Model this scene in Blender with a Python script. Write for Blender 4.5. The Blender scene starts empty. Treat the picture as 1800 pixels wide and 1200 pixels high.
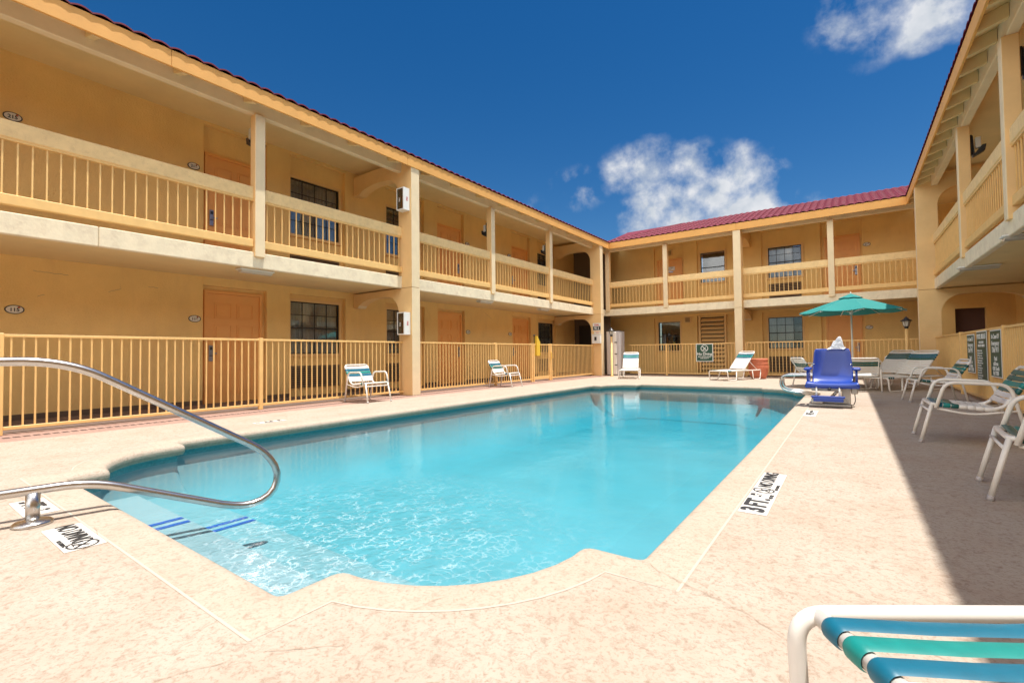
import bpy, math, random
from mathutils import Vector, Matrix
random.seed(7)
R = math.radians
C = bpy.context.scene.collection
SC = bpy.context.scene

# ---------------------------------------------------------------- camera
cam_d = bpy.data.cameras.new('camera')
cam = bpy.data.objects.new('camera', cam_d); C.objects.link(cam); SC.camera = cam
YAW, PIT, ROL = -0.622405, 0.0264274, -0.0121888
f = Vector((math.sin(YAW)*math.cos(PIT), math.cos(YAW)*math.cos(PIT), math.sin(PIT)))
r0 = Vector((math.cos(YAW), -math.sin(YAW), 0)); u0 = r0.cross(f)
r1 = r0*math.cos(ROL)+u0*math.sin(ROL); u1 = -r0*math.sin(ROL)+u0*math.cos(ROL)
m = Matrix((r1, u1, -f)).transposed().to_4x4(); m.translation = Vector((0, 0, 0.9))
cam.matrix_world = m
cam_d.sensor_width = 36; cam_d.lens = 826.976/1800*36
cam_d.clip_start = 0.05; cam_d.clip_end = 5000

# ---------------------------------------------------------------- sun, sky, exposure
SUN_DIR = Vector((0.213, 0.09, 1.0)).normalized()          # towards the sun
sd = bpy.data.lights.new('sun', 'SUN'); sd.energy = 3.2; sd.angle = R(0.53); sd.color = (1.0, 0.965, 0.905)
sun = bpy.data.objects.new('sun', sd); C.objects.link(sun)
sun.rotation_euler = SUN_DIR.to_track_quat('Z', 'Y').to_euler()
W = bpy.data.worlds.new('World'); SC.world = W; W.use_nodes = True
nt = W.node_tree; nt.nodes.clear()
def wn(t, **k):
    n = nt.nodes.new(t)
    for a, b in k.items(): setattr(n, a, b)
    return n
wo = wn('ShaderNodeOutputWorld'); bg = wn('ShaderNodeBackground'); sky = wn('ShaderNodeTexSky')
sky.sky_type = 'NISHITA'; sky.sun_disc = False
sky.sun_elevation = math.asin(SUN_DIR.z); sky.sun_rotation = math.atan2(SUN_DIR.x, SUN_DIR.y)
sky.altitude = 0; sky.air_density = 1.0; sky.dust_density = 0.15; sky.ozone_density = 4.0
bg.inputs[1].default_value = 0.15
# clouds live in the sky, placed by compass direction
tc = wn('ShaderNodeTexCoord')
hs = wn('ShaderNodeHueSaturation'); hs.inputs['Saturation'].default_value = 1.36; hs.inputs['Value'].default_value = 0.32; hs.inputs['Hue'].default_value = 0.503
nt.links.new(sky.outputs[0], hs.inputs['Color'])
def vm(op, a, b=None):
    n = wn('ShaderNodeVectorMath', operation=op); nt.links.new(a, n.inputs[0])
    if b is not None:
        if hasattr(b, 'is_linked'): nt.links.new(b, n.inputs[1])
        else: n.inputs[1].default_value = b
    return n
def mt(op, a, b=None, c=None, clamp=False):
    n = wn('ShaderNodeMath', operation=op); n.use_clamp = clamp
    for i, v in enumerate((a, b, c)):
        if v is None: continue
        if hasattr(v, 'is_linked'): nt.links.new(v, n.inputs[i])
        else: n.inputs[i].default_value = v
    return n.outputs[0]
nrm = vm('NORMALIZE', tc.outputs['Generated']).outputs[0]
warp = wn('ShaderNodeTexNoise'); warp.inputs['Scale'].default_value = 9; warp.inputs['Detail'].default_value = 5
nt.links.new(nrm, warp.inputs['Vector'])
wv = vm('SCALE', vm('SUBTRACT', warp.outputs['Color'], (0.5, 0.5, 0.5)).outputs[0]); wv.inputs['Scale'].default_value = 0.085
wdir = vm('ADD', nrm, wv.outputs[0]).outputs[0]
def blob(cx, cy, cz, w, h, pw=1.0):
    """soft ellipse of sky around a direction: 1 in the middle, 0 at its edge"""
    c = Vector((cx, cy, cz)).normalized()
    e = c.cross(Vector((0, 0, 1))).normalized(); n = e.cross(c)
    a = mt('DIVIDE', vm('DOT_PRODUCT', wdir, tuple(e)).outputs['Value'], w)
    b = mt('DIVIDE', vm('DOT_PRODUCT', wdir, tuple(n)).outputs['Value'], h)
    fr = mt('GREATER_THAN', vm('DOT_PRODUCT', nrm, tuple(c)).outputs['Value'], 0.3)
    q = mt('SQRT', mt('ADD', mt('MULTIPLY', a, a), mt('MULTIPLY', b, b)))
    return mt('MULTIPLY', mt('MULTIPLY', mt('SUBTRACT', 1.0, q, clamp=True), fr), pw)
blobs = [(-0.2436, 0.9218, 0.270, 0.15, 0.075, 2.2), (-0.20, 0.93, 0.25, 0.20, 0.06, 2.2), (-0.1638, 0.93, 0.318, 0.085, 0.060, 1.5),
         (-0.3162, 0.8815, 0.352, 0.11, 0.065, 1.1), (-0.43, 0.8347, 0.331, 0.085, 0.06, 0.8), (-0.25, 0.90, 0.345, 0.12, 0.06, 1.0),
         (0.11, 0.8867, 0.466, 0.095, 0.060, 1.6), (0.03, 0.8662, 0.500, 0.080, 0.055, 0.95), (0.16, 0.8766, 0.48, 0.10, 0.06, 1.1),
         (0.07, 0.88, 0.43, 0.08, 0.03, 0.5), (-0.52, 0.80, 0.30, 0.05, 0.03, 0.3), (0.95, -0.25, 0.5, 0.5, 0.35, 2.2), (-0.4, -0.8, 0.45, 0.9, 0.5, 2.4), (0.6, -0.7, 0.6, 0.6, 0.5, 2.4), (-0.85, -0.5, 0.35, 0.5, 0.4, 2.0), (0.1, -0.35, 0.95, 0.5, 0.4, 2.2)]  # the large final ellipses are unseen clouds, added as fill light
dens = None
for b_ in blobs:
    v = blob(*b_)
    dens = v if dens is None else mt('MAXIMUM', dens, v)
cn = wn('ShaderNodeTexNoise'); cn.inputs['Scale'].default_value = 17; cn.inputs['Detail'].default_value = 12; cn.inputs['Roughness'].default_value = 0.57; cn.inputs['Distortion'].default_value = 0.1
nt.links.new(nrm, cn.inputs['Vector'])
dn = mt('MINIMUM', dens, 1.15)
cd = mt('ADD', dn, mt('MULTIPLY', mt('SUBTRACT', cn.outputs['Fac'], 0.5), mt('MULTIPLY', mt('MINIMUM', dens, 0.42), 7.5)))
cd = mt('MULTIPLY', mt('SUBTRACT', cd, 0.12), 0.92, clamp=True)
cd = mt('MULTIPLY', mt('POWER', cd, 1.45), 0.95, clamp=True)
cn2 = wn('ShaderNodeTexNoise'); cn2.inputs['Scale'].default_value = 26; cn2.inputs['Detail'].default_value = 8
of2 = vm('ADD', nrm, (0.012, 0.0, 0.03)).outputs[0]; nt.links.new(of2, cn2.inputs['Vector'])
shade = wn('ShaderNodeMapRange'); nt.links.new(cn2.outputs['Fac'], shade.inputs[0]); shade.inputs[1].default_value = 0.38; shade.inputs[2].default_value = 0.60
mx = wn('ShaderNodeMix', data_type='RGBA'); nt.links.new(cd, mx.inputs['Factor'])
nt.links.new(hs.outputs[0], mx.inputs['A'])
sep = wn('ShaderNodeSeparateXYZ'); nt.links.new(nrm, sep.inputs[0])
mr_ = wn('ShaderNodeMapRange'); nt.links.new(sep.outputs['Y'], mr_.inputs[0])    # cloud banks south of the pool are unseen, added bright as fill light
mr_.inputs[1].default_value = 0.45; mr_.inputs[2].default_value = 0.0; mr_.inputs[3].default_value = 0.0; mr_.inputs[4].default_value = 1.0
cm = wn('ShaderNodeMix', data_type='RGBA'); nt.links.new(mr_.outputs[0], cm.inputs['Factor'])
cA = wn('ShaderNodeMix', data_type='RGBA'); nt.links.new(shade.outputs[0], cA.inputs['Factor'])
cA.inputs['A'].default_value = (2.15, 2.3, 2.5, 1); cA.inputs['B'].default_value = (2.75, 2.8, 2.9, 1); nt.links.new(cA.outputs['Result'], cm.inputs['A'])
cm.inputs['A'].default_value = (2.7, 2.8, 3.0, 1); cm.inputs['B'].default_value = (10.0, 9.8, 9.4, 1)
nt.links.new(cm.outputs['Result'], mx.inputs['B'])
nt.links.new(mx.outputs['Result'], bg.inputs[0]); nt.links.new(bg.outputs[0], wo.inputs[0])
vs = SC.view_settings; vs.view_transform = 'Standard'; vs.look = 'None'; vs.exposure = 0.98; vs.gamma = 1
SC.cycles.use_denoising = True
SC.cycles.max_bounces = 10; SC.cycles.diffuse_bounces = 6; SC.cycles.glossy_bounces = 4; SC.cycles.transparent_max_bounces = 12
SC.cycles.sample_clamp_indirect = 6; SC.cycles.caustics_reflective = False; SC.cycles.caustics_refractive = False

# ---------------------------------------------------------------- materials
MAT = {}
def mat(name, col, rough=0.6, metal=0.0, spec=0.5, noise=None, bump=None, stain=None, coat=0, streak=None):
    """noise=(scale, amount) value mottling; bump=(scale, strength, distance); stain=(scale, colour, amount)"""
    m = bpy.data.materials.new(name); m.use_nodes = True; t = m.node_tree; N = t.nodes; L = t.links
    b = N['Principled BSDF']; b.inputs['Roughness'].default_value = rough; b.inputs['Metallic'].default_value = metal
    b.inputs['Specular IOR Level'].default_value = spec; b.inputs['Coat Weight'].default_value = coat
    b.inputs['Base Color'].default_value = (*col, 1)
    g = N.new('ShaderNodeNewGeometry'); src = None
    if noise:
        n = N.new('ShaderNodeTexNoise'); n.inputs['Scale'].default_value = noise[0]; n.inputs['Detail'].default_value = 8
        n.inputs['Roughness'].default_value = 0.62; L.new(g.outputs['Position'], n.inputs['Vector'])
        mr = N.new('ShaderNodeMapRange'); mr.inputs[1].default_value = 0.3; mr.inputs[2].default_value = 0.7
        mr.inputs[3].default_value = 1-noise[1]; mr.inputs[4].default_value = 1+noise[1]*0.6
        L.new(n.outputs['Fac'], mr.inputs[0])
        x = N.new('ShaderNodeVectorMath'); x.operation = 'SCALE'; x.inputs[0].default_value = col
        L.new(mr.outputs[0], x.inputs['Scale']); src = x.outputs[0]
    if stain:
        n = N.new('ShaderNodeTexNoise'); n.inputs['Scale'].default_value = stain[0]; n.inputs['Detail'].default_value = 10
        n.inputs['Roughness'].default_value = 0.7
        if streak:
            mp = N.new('ShaderNodeMapping'); mp.inputs['Scale'].default_value = streak; L.new(g.outputs['Position'], mp.inputs[0]); L.new(mp.outputs[0], n.inputs['Vector'])
        else: L.new(g.outputs['Position'], n.inputs['Vector'])
        mr = N.new('ShaderNodeMapRange'); mr.inputs[1].default_value = 0.5; mr.inputs[2].default_value = 0.68
        mr.inputs[3].default_value = 0; mr.inputs[4].default_value = stain[2]; L.new(n.outputs['Fac'], mr.inputs[0])
        x = N.new('ShaderNodeMix'); x.data_type = 'RGBA'; L.new(mr.outputs[0], x.inputs['Factor'])
        if src: L.new(src, x.inputs['A'])
        else: x.inputs['A'].default_value = (*col, 1)
        x.inputs['B'].default_value = (*stain[1], 1); src = x.outputs['Result']
    if src: L.new(src, b.inputs['Base Color'])
    if bump:
        n = N.new('ShaderNodeTexNoise'); n.inputs['Scale'].default_value = bump[0]; n.inputs['Detail'].default_value = 6
        L.new(g.outputs['Position'], n.inputs['Vector'])
        bp = N.new('ShaderNodeBump'); bp.inputs['Strength'].default_value = bump[1]; bp.inputs['Distance'].default_value = bump[2]
        L.new(n.outputs['Fac'], bp.inputs['Height']); L.new(bp.outputs[0], b.inputs['Normal'])
    MAT[name] = m; return m

mat('wall_ochre', (0.86, 0.575, 0.215), 0.85, noise=(1.1, 0.09), bump=(38, 0.8, 0.012), stain=(1.6, (0.70, 0.45, 0.19), 0.45), streak=(1.0, 1.0, 0.22))
mat('cream', (0.82, 0.66, 0.42), 0.75, noise=(3.0, 0.07), bump=(40, 0.35, 0.004), stain=(2.3, (0.66, 0.50, 0.30), 0.25))
mat('pillar_ochre', (0.83, 0.56, 0.26), 0.8, noise=(2.0, 0.08), bump=(45, 0.45, 0.005), stain=(1.3, (0.78, 0.48, 0.20), 0.4))
mat('beam_cream', (0.84, 0.73, 0.52), 0.8, noise=(5.0, 0.10), bump=(25, 0.5, 0.006), stain=(6, (0.55, 0.43, 0.30), 0.45))
mat('rail_gold', (0.88, 0.62, 0.29), 0.7, noise=(6, 0.10), bump=(30, 0.5, 0.005), stain=(14, (0.60, 0.40, 0.20), 0.4))
mat('fascia_orange', (0.80, 0.41, 0.11), 0.65, noise=(2.5, 0.08), bump=(30, 0.2, 0.003))
mat('metal_gold', (0.86, 0.55, 0.21), 0.45, noise=(7, 0.08))
mat('ceiling_paint', (0.80, 0.62, 0.32), 0.85, noise=(1.5, 0.08), bump=(40, 0.3, 0.004))
mat('door_orange', (0.86, 0.425, 0.13), 0.5, noise=(2, 0.06))
mat('door_brown', (0.10, 0.045, 0.035), 0.5)
mat('trim_tan', (0.80, 0.52, 0.22), 0.6)
mat('tile_red', (0.17, 0.008, 0.020), 0.55, noise=(9, 0.25), bump=(60, 0.3, 0.004))
mat('dark_gap', (0.035, 0.028, 0.022), 0.9)
mat('black_metal', (0.02, 0.02, 0.022), 0.4)
mat('frame_dark', (0.03, 0.028, 0.026), 0.45)
mat('steel', (0.60, 0.58, 0.56), 0.27, metal=1.0, noise=(30, 0.08))
mat('steel_dull', (0.55, 0.52, 0.48), 0.4, metal=0.7)
mat('curtain', (0.80, 0.78, 0.72), 0.9)
mat('room_dark', (0.03, 0.028, 0.03), 0.9)
mat('base_shade_dirt', (0.13, 0.085, 0.055), 0.8)
mat('passage_shade', (0.16, 0.12, 0.085), 0.85)
mat('grille', (0.20, 0.13, 0.07), 0.7)
mat('white_tube', (0.82, 0.77, 0.70), 0.3, noise=(12, 0.05))
mat('strap_white', (0.82, 0.78, 0.73), 0.4, noise=(20, 0.05))
mat('strap_teal', (0.006, 0.225, 0.20), 0.42, noise=(25, 0.12))
mat('strap_blue', (0.004, 0.125, 0.20), 0.42, noise=(25, 0.12))
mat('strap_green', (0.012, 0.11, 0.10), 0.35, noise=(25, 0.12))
mat('umbrella_teal', (0.008, 0.215, 0.20), 0.8, noise=(3, 0.06))
mat('blue_plastic', (0.018, 0.060, 0.36), 0.28, spec=0.6, noise=(5, 0.05))
mat('lift_white', (0.66, 0.62, 0.56), 0.35)
mat('towel', (0.80, 0.82, 0.85), 0.9, bump=(20, 0.6, 0.01))
mat('terracotta', (0.58, 0.17, 0.085), 0.7, noise=(6, 0.12), bump=(30, 0.3, 0.004))
mat('sign_green', (0.018, 0.075, 0.045), 0.45)
mat('sign_white', (0.80, 0.80, 0.76), 0.5)
mat('plaque', (0.72, 0.68, 0.58), 0.45)
mat('ink', (0.035, 0.033, 0.033), 0.6)
mat('ink_red', (0.55, 0.03, 0.03), 0.6)
mat('tile_white', (0.80, 0.76, 0.70), 0.35)
mat('pool_tile', (0.08, 0.32, 0.36), 0.25, noise=(40, 0.35))
mat('stripe_blue', (0.01, 0.09, 0.42), 0.4)
mat('cabinet_grey', (0.50, 0.46, 0.45), 0.35, noise=(3, 0.06))
mat('latch_yellow', (0.80, 0.52, 0.05), 0.5)
mat('lock_grey', (0.35, 0.36, 0.42), 0.3, metal=0.6)
mat('caulk', (0.54, 0.46, 0.375), 0.7)
mat('crack', (0.36, 0.25, 0.17), 0.9)
mat('lamp_lens', (0.55, 0.52, 0.45), 0.25)
mat('plug_green', (0.02, 0.10, 0.03), 0.8, noise=(15, 0.3))

def deck_material(name, base, blotch, dark, scale=1.35):
    m = bpy.data.materials.new(name); m.use_nodes = True; t = m.node_tree; N = t.nodes; L = t.links
    b = N['Principled BSDF']; b.inputs['Roughness'].default_value = 0.88; b.inputs['Specular IOR Level'].default_value = 0.25
    g = N.new('ShaderNodeNewGeometry')
    def noise(s, d=8, rg=0.6, lo=0.4, hi=0.65, amt=1.0, dist=0.0):
        n = N.new('ShaderNodeTexNoise'); n.inputs['Scale'].default_value = s*scale; n.inputs['Detail'].default_value = d
        n.inputs['Roughness'].default_value = rg; n.inputs['Distortion'].default_value = dist; L.new(g.outputs['Position'], n.inputs['Vector'])
        mr = N.new('ShaderNodeMapRange'); mr.inputs[1].default_value = lo; mr.inputs[2].default_value = hi; mr.inputs[4].default_value = amt
        L.new(n.outputs['Fac'], mr.inputs[0]); return mr.outputs[0], n.outputs['Fac']
    def mixc(fac, a, c):
        x = N.new('ShaderNodeMix'); x.data_type = 'RGBA'; L.new(fac, x.inputs['Factor'])
        if isinstance(a, tuple): x.inputs['A'].default_value = (*a, 1)
        else: L.new(a, x.inputs['A'])
        x.inputs['B'].default_value = (*c, 1); return x.outputs['Result']
    f1, _ = noise(1.7, lo=0.42, hi=0.68, amt=0.7)
    c = mixc(f1, base, blotch)
    f2, _ = noise(17, rg=0.78, lo=0.50, hi=0.66, amt=0.62, dist=0.8)
    c = mixc(f2, c, dark)
    f4, _ = noise(48, d=4, rg=0.6, lo=0.54, hi=0.66, amt=0.5)
    c = mixc(f4, c, dark)
    f3, h3 = noise(90, d=3, rg=0.5, lo=0.70, hi=0.74, amt=0.55)
    c = mixc(f3, c, (0.18, 0.13, 0.10))
    L.new(c, b.inputs['Base Color'])
    _, hA = noise(22, d=6, rg=0.65, dist=0.5)
    ad = N.new('ShaderNodeMath'); ad.operation = 'MULTIPLY_ADD'; L.new(h3, ad.inputs[0]); ad.inputs[1].default_value = 0.35; L.new(hA, ad.inputs[2])
    bp = N.new('ShaderNodeBump'); bp.inputs['Strength'].default_value = 0.7; bp.inputs['Distance'].default_value = 0.006
    L.new(ad.outputs[0], bp.inputs['Height']); L.new(bp.outputs[0], b.inputs['Normal'])
    MAT[name] = m
deck_material('deck', (0.475, 0.398, 0.322), (0.435, 0.328, 0.248), (0.25, 0.16, 0.105))
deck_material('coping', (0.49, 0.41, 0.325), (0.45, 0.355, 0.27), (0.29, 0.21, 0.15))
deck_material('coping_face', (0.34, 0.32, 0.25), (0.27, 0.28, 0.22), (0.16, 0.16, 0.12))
deck_material('paver', (0.42, 0.27, 0.215), (0.35, 0.22, 0.175), (0.22, 0.13, 0.10))
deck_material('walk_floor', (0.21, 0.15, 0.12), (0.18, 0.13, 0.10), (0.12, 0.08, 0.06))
deck_material('soil', (0.30, 0.22, 0.14), (0.22, 0.18, 0.10), (0.12, 0.10, 0.05))

def plaster_material():
    m = mat('plaster', (0.265, 0.375, 0.41), 0.8, noise=(1.2, 0.10), bump=(20, 0.2, 0.004))
plaster_material()

def glass_material():
    m = bpy.data.materials.new('window_glass'); m.use_nodes = True; t = m.node_tree; N = t.nodes; L = t.links
    N.remove(N['Principled BSDF']); o = N['Material Output']
    a = N.new('ShaderNodeBsdfTransparent'); a.inputs[0].default_value = (0.80, 0.83, 0.84, 1)
    g = N.new('ShaderNodeBsdfGlossy'); g.inputs['Roughness'].default_value = 0.02
    w = N.new('ShaderNodeLayerWeight'); w.inputs[0].default_value = 0.35
    mr = N.new('ShaderNodeMapRange'); mr.inputs[3].default_value = 0.07; mr.inputs[4].default_value = 0.8; L.new(w.outputs['Fresnel'], mr.inputs[0])
    x = N.new('ShaderNodeMixShader'); L.new(mr.outputs[0], x.inputs[0]); L.new(a.outputs[0], x.inputs[1]); L.new(g.outputs[0], x.inputs[2])
    L.new(x.outputs[0], o.inputs[0]); MAT['window_glass'] = m
glass_material()

def water_materials():
    for nm in ('water_surface', 'water_side'):
        m = bpy.data.materials.new(nm); m.use_nodes = True; t = m.node_tree; N = t.nodes; L = t.links
        N.remove(N['Principled BSDF']); o = N['Material Output']
        tr = N.new('ShaderNodeBsdfTransparent')
        if nm == 'water_surface':
            g = N.new('ShaderNodeNewGeometry')
            mp = N.new('ShaderNodeMapping'); mp.inputs['Scale'].default_value = (1.0, 0.8, 1); L.new(g.outputs['Position'], mp.inputs[0])
            def nz(s, d, rg=0.5, dist=0.0):
                n = N.new('ShaderNodeTexNoise'); n.inputs['Scale'].default_value = s; n.inputs['Detail'].default_value = d
                n.inputs['Roughness'].default_value = rg; n.inputs['Distortion'].default_value = dist; L.new(mp.outputs[0], n.inputs['Vector']); return n.outputs['Fac']
            def M(op, a, b=None, c=None, clamp=False):
                n = N.new('ShaderNodeMath'); n.operation = op; n.use_clamp = clamp
                for i, v in enumerate((a, b, c)):
                    if v is None: continue
                    if hasattr(v, 'is_linked'): L.new(v, n.inputs[i])
                    else: n.inputs[i].default_value = v
                return n.outputs[0]
            big = nz(2.2, 3); small = nz(16, 5, 0.6, 0.8)
            # the return jet at the near corner churns the water
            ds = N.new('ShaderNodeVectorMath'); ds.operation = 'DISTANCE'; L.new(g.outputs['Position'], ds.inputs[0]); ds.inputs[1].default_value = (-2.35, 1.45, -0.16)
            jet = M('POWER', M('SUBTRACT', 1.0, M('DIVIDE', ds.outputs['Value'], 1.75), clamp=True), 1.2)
            h = M('ADD', M('MULTIPLY', big, 0.14), M('MULTIPLY', small, M('ADD', 0.022, M('MULTIPLY', jet, 0.55))))
            bp = N.new('ShaderNodeBump'); bp.inputs['Strength'].default_value = 1.0; bp.inputs['Distance'].default_value = 0.045
            L.new(h, bp.inputs['Height'])
            gl = N.new('ShaderNodeBsdfGlossy'); gl.inputs['Roughness'].default_value = 0.03; L.new(bp.outputs[0], gl.inputs['Normal'])
            fr = N.new('ShaderNodeFresnel'); fr.inputs['IOR'].default_value = 1.13; L.new(bp.outputs[0], fr.inputs['Normal'])
            x = N.new('ShaderNodeMixShader'); L.new(fr.outputs[0], x.inputs[0]); L.new(tr.outputs[0], x.inputs[1]); L.new(gl.outputs[0], x.inputs[2])
            # sun sparkle on the jet's ripples, painted as a broken web of fine white
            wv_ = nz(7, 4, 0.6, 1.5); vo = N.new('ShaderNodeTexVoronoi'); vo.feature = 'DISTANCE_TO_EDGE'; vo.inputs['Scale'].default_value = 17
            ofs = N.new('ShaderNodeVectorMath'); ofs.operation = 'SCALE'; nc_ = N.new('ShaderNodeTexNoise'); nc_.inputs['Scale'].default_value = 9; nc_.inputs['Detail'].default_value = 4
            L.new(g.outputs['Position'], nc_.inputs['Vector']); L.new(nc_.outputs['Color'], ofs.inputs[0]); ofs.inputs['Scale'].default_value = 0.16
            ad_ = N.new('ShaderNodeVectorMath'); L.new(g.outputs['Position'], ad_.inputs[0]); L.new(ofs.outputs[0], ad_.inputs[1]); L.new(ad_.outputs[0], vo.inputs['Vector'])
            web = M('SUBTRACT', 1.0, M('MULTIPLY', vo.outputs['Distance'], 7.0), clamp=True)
            glint = M('MULTIPLY', M('POWER', web, 2.2), M('MULTIPLY', M('MULTIPLY', jet, M('MULTIPLY', M('SUBTRACT', wv_, 0.42, clamp=True), 5.0, clamp=True)), 1.0), clamp=True)
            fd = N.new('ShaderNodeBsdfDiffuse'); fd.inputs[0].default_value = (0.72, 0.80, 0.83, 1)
            x2 = N.new('ShaderNodeMixShader'); L.new(M('MULTIPLY', glint, 0.62), x2.inputs[0]); L.new(x.outputs[0], x2.inputs[1]); L.new(fd.outputs[0], x2.inputs[2])
            L.new(x2.outputs[0], o.inputs['Surface'])
        else:
            L.new(tr.outputs[0], o.inputs['Surface'])
        va = N.new('ShaderNodeVolumeAbsorption'); va.inputs['Color'].default_value = (0.0, 0.87, 0.95, 1); va.inputs['Density'].default_value = 0.45
        L.new(va.outputs[0], o.inputs['Volume'])
        MAT[nm] = m
water_materials()

# ---------------------------------------------------------------- mesh helpers
class MB:
    def __init__(s): s.v = []; s.f = []; s.mi = []; s.sm = []
    def add(s, vs, fs, mi=0, smooth=False):
        o = len(s.v); s.v += [tuple(p) for p in vs]
        for q in fs: s.f.append(tuple(i+o for i in q)); s.mi.append(mi); s.sm.append(smooth)
        return s
    def box(s, x0, x1, y0, y1, z0, z1, mi=0, M=None):
        x0, x1 = sorted((x0, x1)); y0, y1 = sorted((y0, y1)); z0, z1 = sorted((z0, z1))
        vs = [Vector((x, y, z)) for z in (z0, z1) for y in (y0, y1) for x in (x0, x1)]
        if M: vs = [M @ v for v in vs]
        return s.add(vs, [(0, 2, 3, 1), (4, 5, 7, 6), (0, 1, 5, 4), (2, 6, 7, 3), (0, 4, 6, 2), (1, 3, 7, 5)], mi)
    def bbox(s, x0, x1, y0, y1, z0, z1, b=0.008, mi=0):
        """box with chamfered vertical/horizontal edges"""
        x0, x1 = sorted((x0, x1)); y0, y1 = sorted((y0, y1)); z0, z1 = sorted((z0, z1))
        vs = []; 
        for sx, X in ((1, x0), (-1, x1)):
            for sy, Y in ((1, y0), (-1, y1)):
                for sz, Z in ((1, z0), (-1, z1)):
                    vs += [(X, Y+sy*b, Z+sz*b), (X+sx*b, Y, Z+sz*b), (X+sx*b, Y+sy*b, Z)]
        def i(a, c, e, k): return ((a*2+c)*2+e)*3+k
        fs = []
        for a in (0, 1): fs.append((i(a,0,0,0), i(a,1,0,0), i(a,1,1,0), i(a,0,1,0)))
        for c in (0, 1): fs.append((i(0,c,0,1), i(1,c,0,1), i(1,c,1,1), i(0,c,1,1)))
        for e in (0, 1): fs.append((i(0,0,e,2), i(1,0,e,2), i(1,1,e,2), i(0,1,e,2)))
        for a in (0, 1):
            for c in (0, 1): fs.append((i(a,c,0,0), i(a,c,1,0), i(a,c,1,1), i(a,c,0,1)))
        for a in (0, 1):
            for e in (0, 1): fs.append((i(a,0,e,0), i(a,1,e,0), i(a,1,e,2), i(a,0,e,2)))
        for c in (0, 1):
            for e in (0, 1): fs.append((i(0,c,e,1), i(1,c,e,1), i(1,c,e,2), i(0,c,e,2)))
        for a in (0, 1):
            for c in (0, 1):
                for e in (0, 1): fs.append((i(a,c,e,0), i(a,c,e,1), i(a,c,e,2)))
        return s.add(vs, fs, mi)
    def tube(s, pts, r, n=10, closed=False, mi=0, cap=True, r2=None):
        P = [Vector(p) for p in pts]; k = len(P); rings = []
        up = None
        for i in range(k):
            a = P[(i-1) % k] if (closed or i > 0) else P[i]; b = P[(i+1) % k] if (closed or i < k-1) else P[i]
            t = (b-a).normalized()
            if up is None:
                up = Vector((0, 0, 1)) if abs(t.z) < 0.9 else Vector((1, 0, 0))
            up = (up-t*up.dot(t))
            up = up.normalized() if up.length > 1e-6 else t.orthogonal().normalized()
            sd_ = t.cross(up)
            rr = r if r2 is None else r+(r2-r)*i/(k-1)
            rings.append([P[i]+up*math.cos(2*math.pi*j/n)*rr+sd_*math.sin(2*math.pi*j/n)*rr for j in range(n)])
        vs = [v for g in rings for v in g]; fs = []
        for i in range(k if closed else k-1):
            i2 = (i+1) % k
            fs += [(i*n+j, i*n+(j+1) % n, i2*n+(j+1) % n, i2*n+j) for j in range(n)]
        s.add(vs, fs, mi, True)
        if cap and not closed:
            s.add(rings[0], [tuple(range(n))], mi); s.add(rings[-1], [tuple(range(n))], mi)
        return s
    def prism(s, poly, axis, a0, a1, mi=0, smooth=False):
        """poly of 2D points extruded along axis ('x','y','z') from a0 to a1"""
        def P(p, a): return (a, p[0], p[1]) if axis == 'x' else ((p[0], a, p[1]) if axis == 'y' else (p[0], p[1], a))
        n = len(poly); vs = [P(p, a0) for p in poly]+[P(p, a1) for p in poly]
        s.add(vs, [tuple(range(n)), tuple(range(2*n-1, n-1, -1))], mi)
        s.add(vs, [(i, (i+1) % n, n+(i+1) % n, n+i) for i in range(n)], mi, smooth); return s
    def lathe(s, prof, cx=0, cy=0, n=24, mi=0, smooth=True):
        vs = [(cx+r*math.cos(2*math.pi*j/n), cy+r*math.sin(2*math.pi*j/n), z) for r, z in prof for j in range(n)]
        fs = [(i*n+j, i*n+(j+1) % n, (i+1)*n+(j+1) % n, (i+1)*n+j) for i in range(len(prof)-1) for j in range(n)]
        s.add(vs, fs, mi, smooth)
        if prof[0][0] > 0.001: s.add(vs[:n], [tuple(range(n))], mi)
        if prof[-1][0] > 0.001: s.add(vs[-n:], [tuple(range(n))], mi)
        return s
    def xf(s, M): s.v = [tuple(M @ Vector(p)) for p in s.v]; return s

import bmesh
def obj(name, mb, mats, parent=None, **props):
    me = bpy.data.meshes.new(name)
    o = bpy.data.objects.new(name, me); C.objects.link(o)
    vs = mb.v
    if parent is not None:
        o.parent = parent
    me.from_pydata(vs, [], mb.f)
    if not isinstance(mats, (list, tuple)): mats = [mats]
    for m_ in mats: me.materials.append(MAT[m_])
    me.polygons.foreach_set('material_index', mb.mi); me.polygons.foreach_set('use_smooth', mb.sm)
    b = bmesh.new(); b.from_mesh(me); bmesh.ops.remove_doubles(b, verts=b.verts, dist=1e-5)
    bmesh.ops.recalc_face_normals(b, faces=b.faces); b.to_mesh(me); b.free()
    for k, v in props.items(): o[k] = v
    return o
def tag(o, label=None, cat=None, group=None, kind=None):
    if label: o['label'] = label
    if cat: o['category'] = cat
    if group: o['group'] = group
    if kind: o['kind'] = kind
    return o
def thing(name, label, cat, loc=(0, 0, 0), rz=0, group=None):
    o = bpy.data.objects.new(name, None); C.objects.link(o); o.empty_display_size = 0.2
    o.location = loc; o.rotation_euler = (0, 0, rz); return tag(o, label, cat, group)
def kids(o): return [x for x in o.children]
def dup(root, loc=None, rz=None, label=None, group=None, parent=None):
    r = root.copy(); C.objects.link(r)
    if parent is not None: r.parent = parent
    if loc is not None: r.location = loc
    if rz is not None: r.rotation_euler = (0, 0, rz)
    if label: r['label'] = label
    if group: r['group'] = group
    for ch in kids(root): dup(ch, parent=r)
    return r
def link_copy(o, loc, parent):
    c = o.copy(); C.objects.link(c); c.parent = parent; c.location = loc; return c
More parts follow.
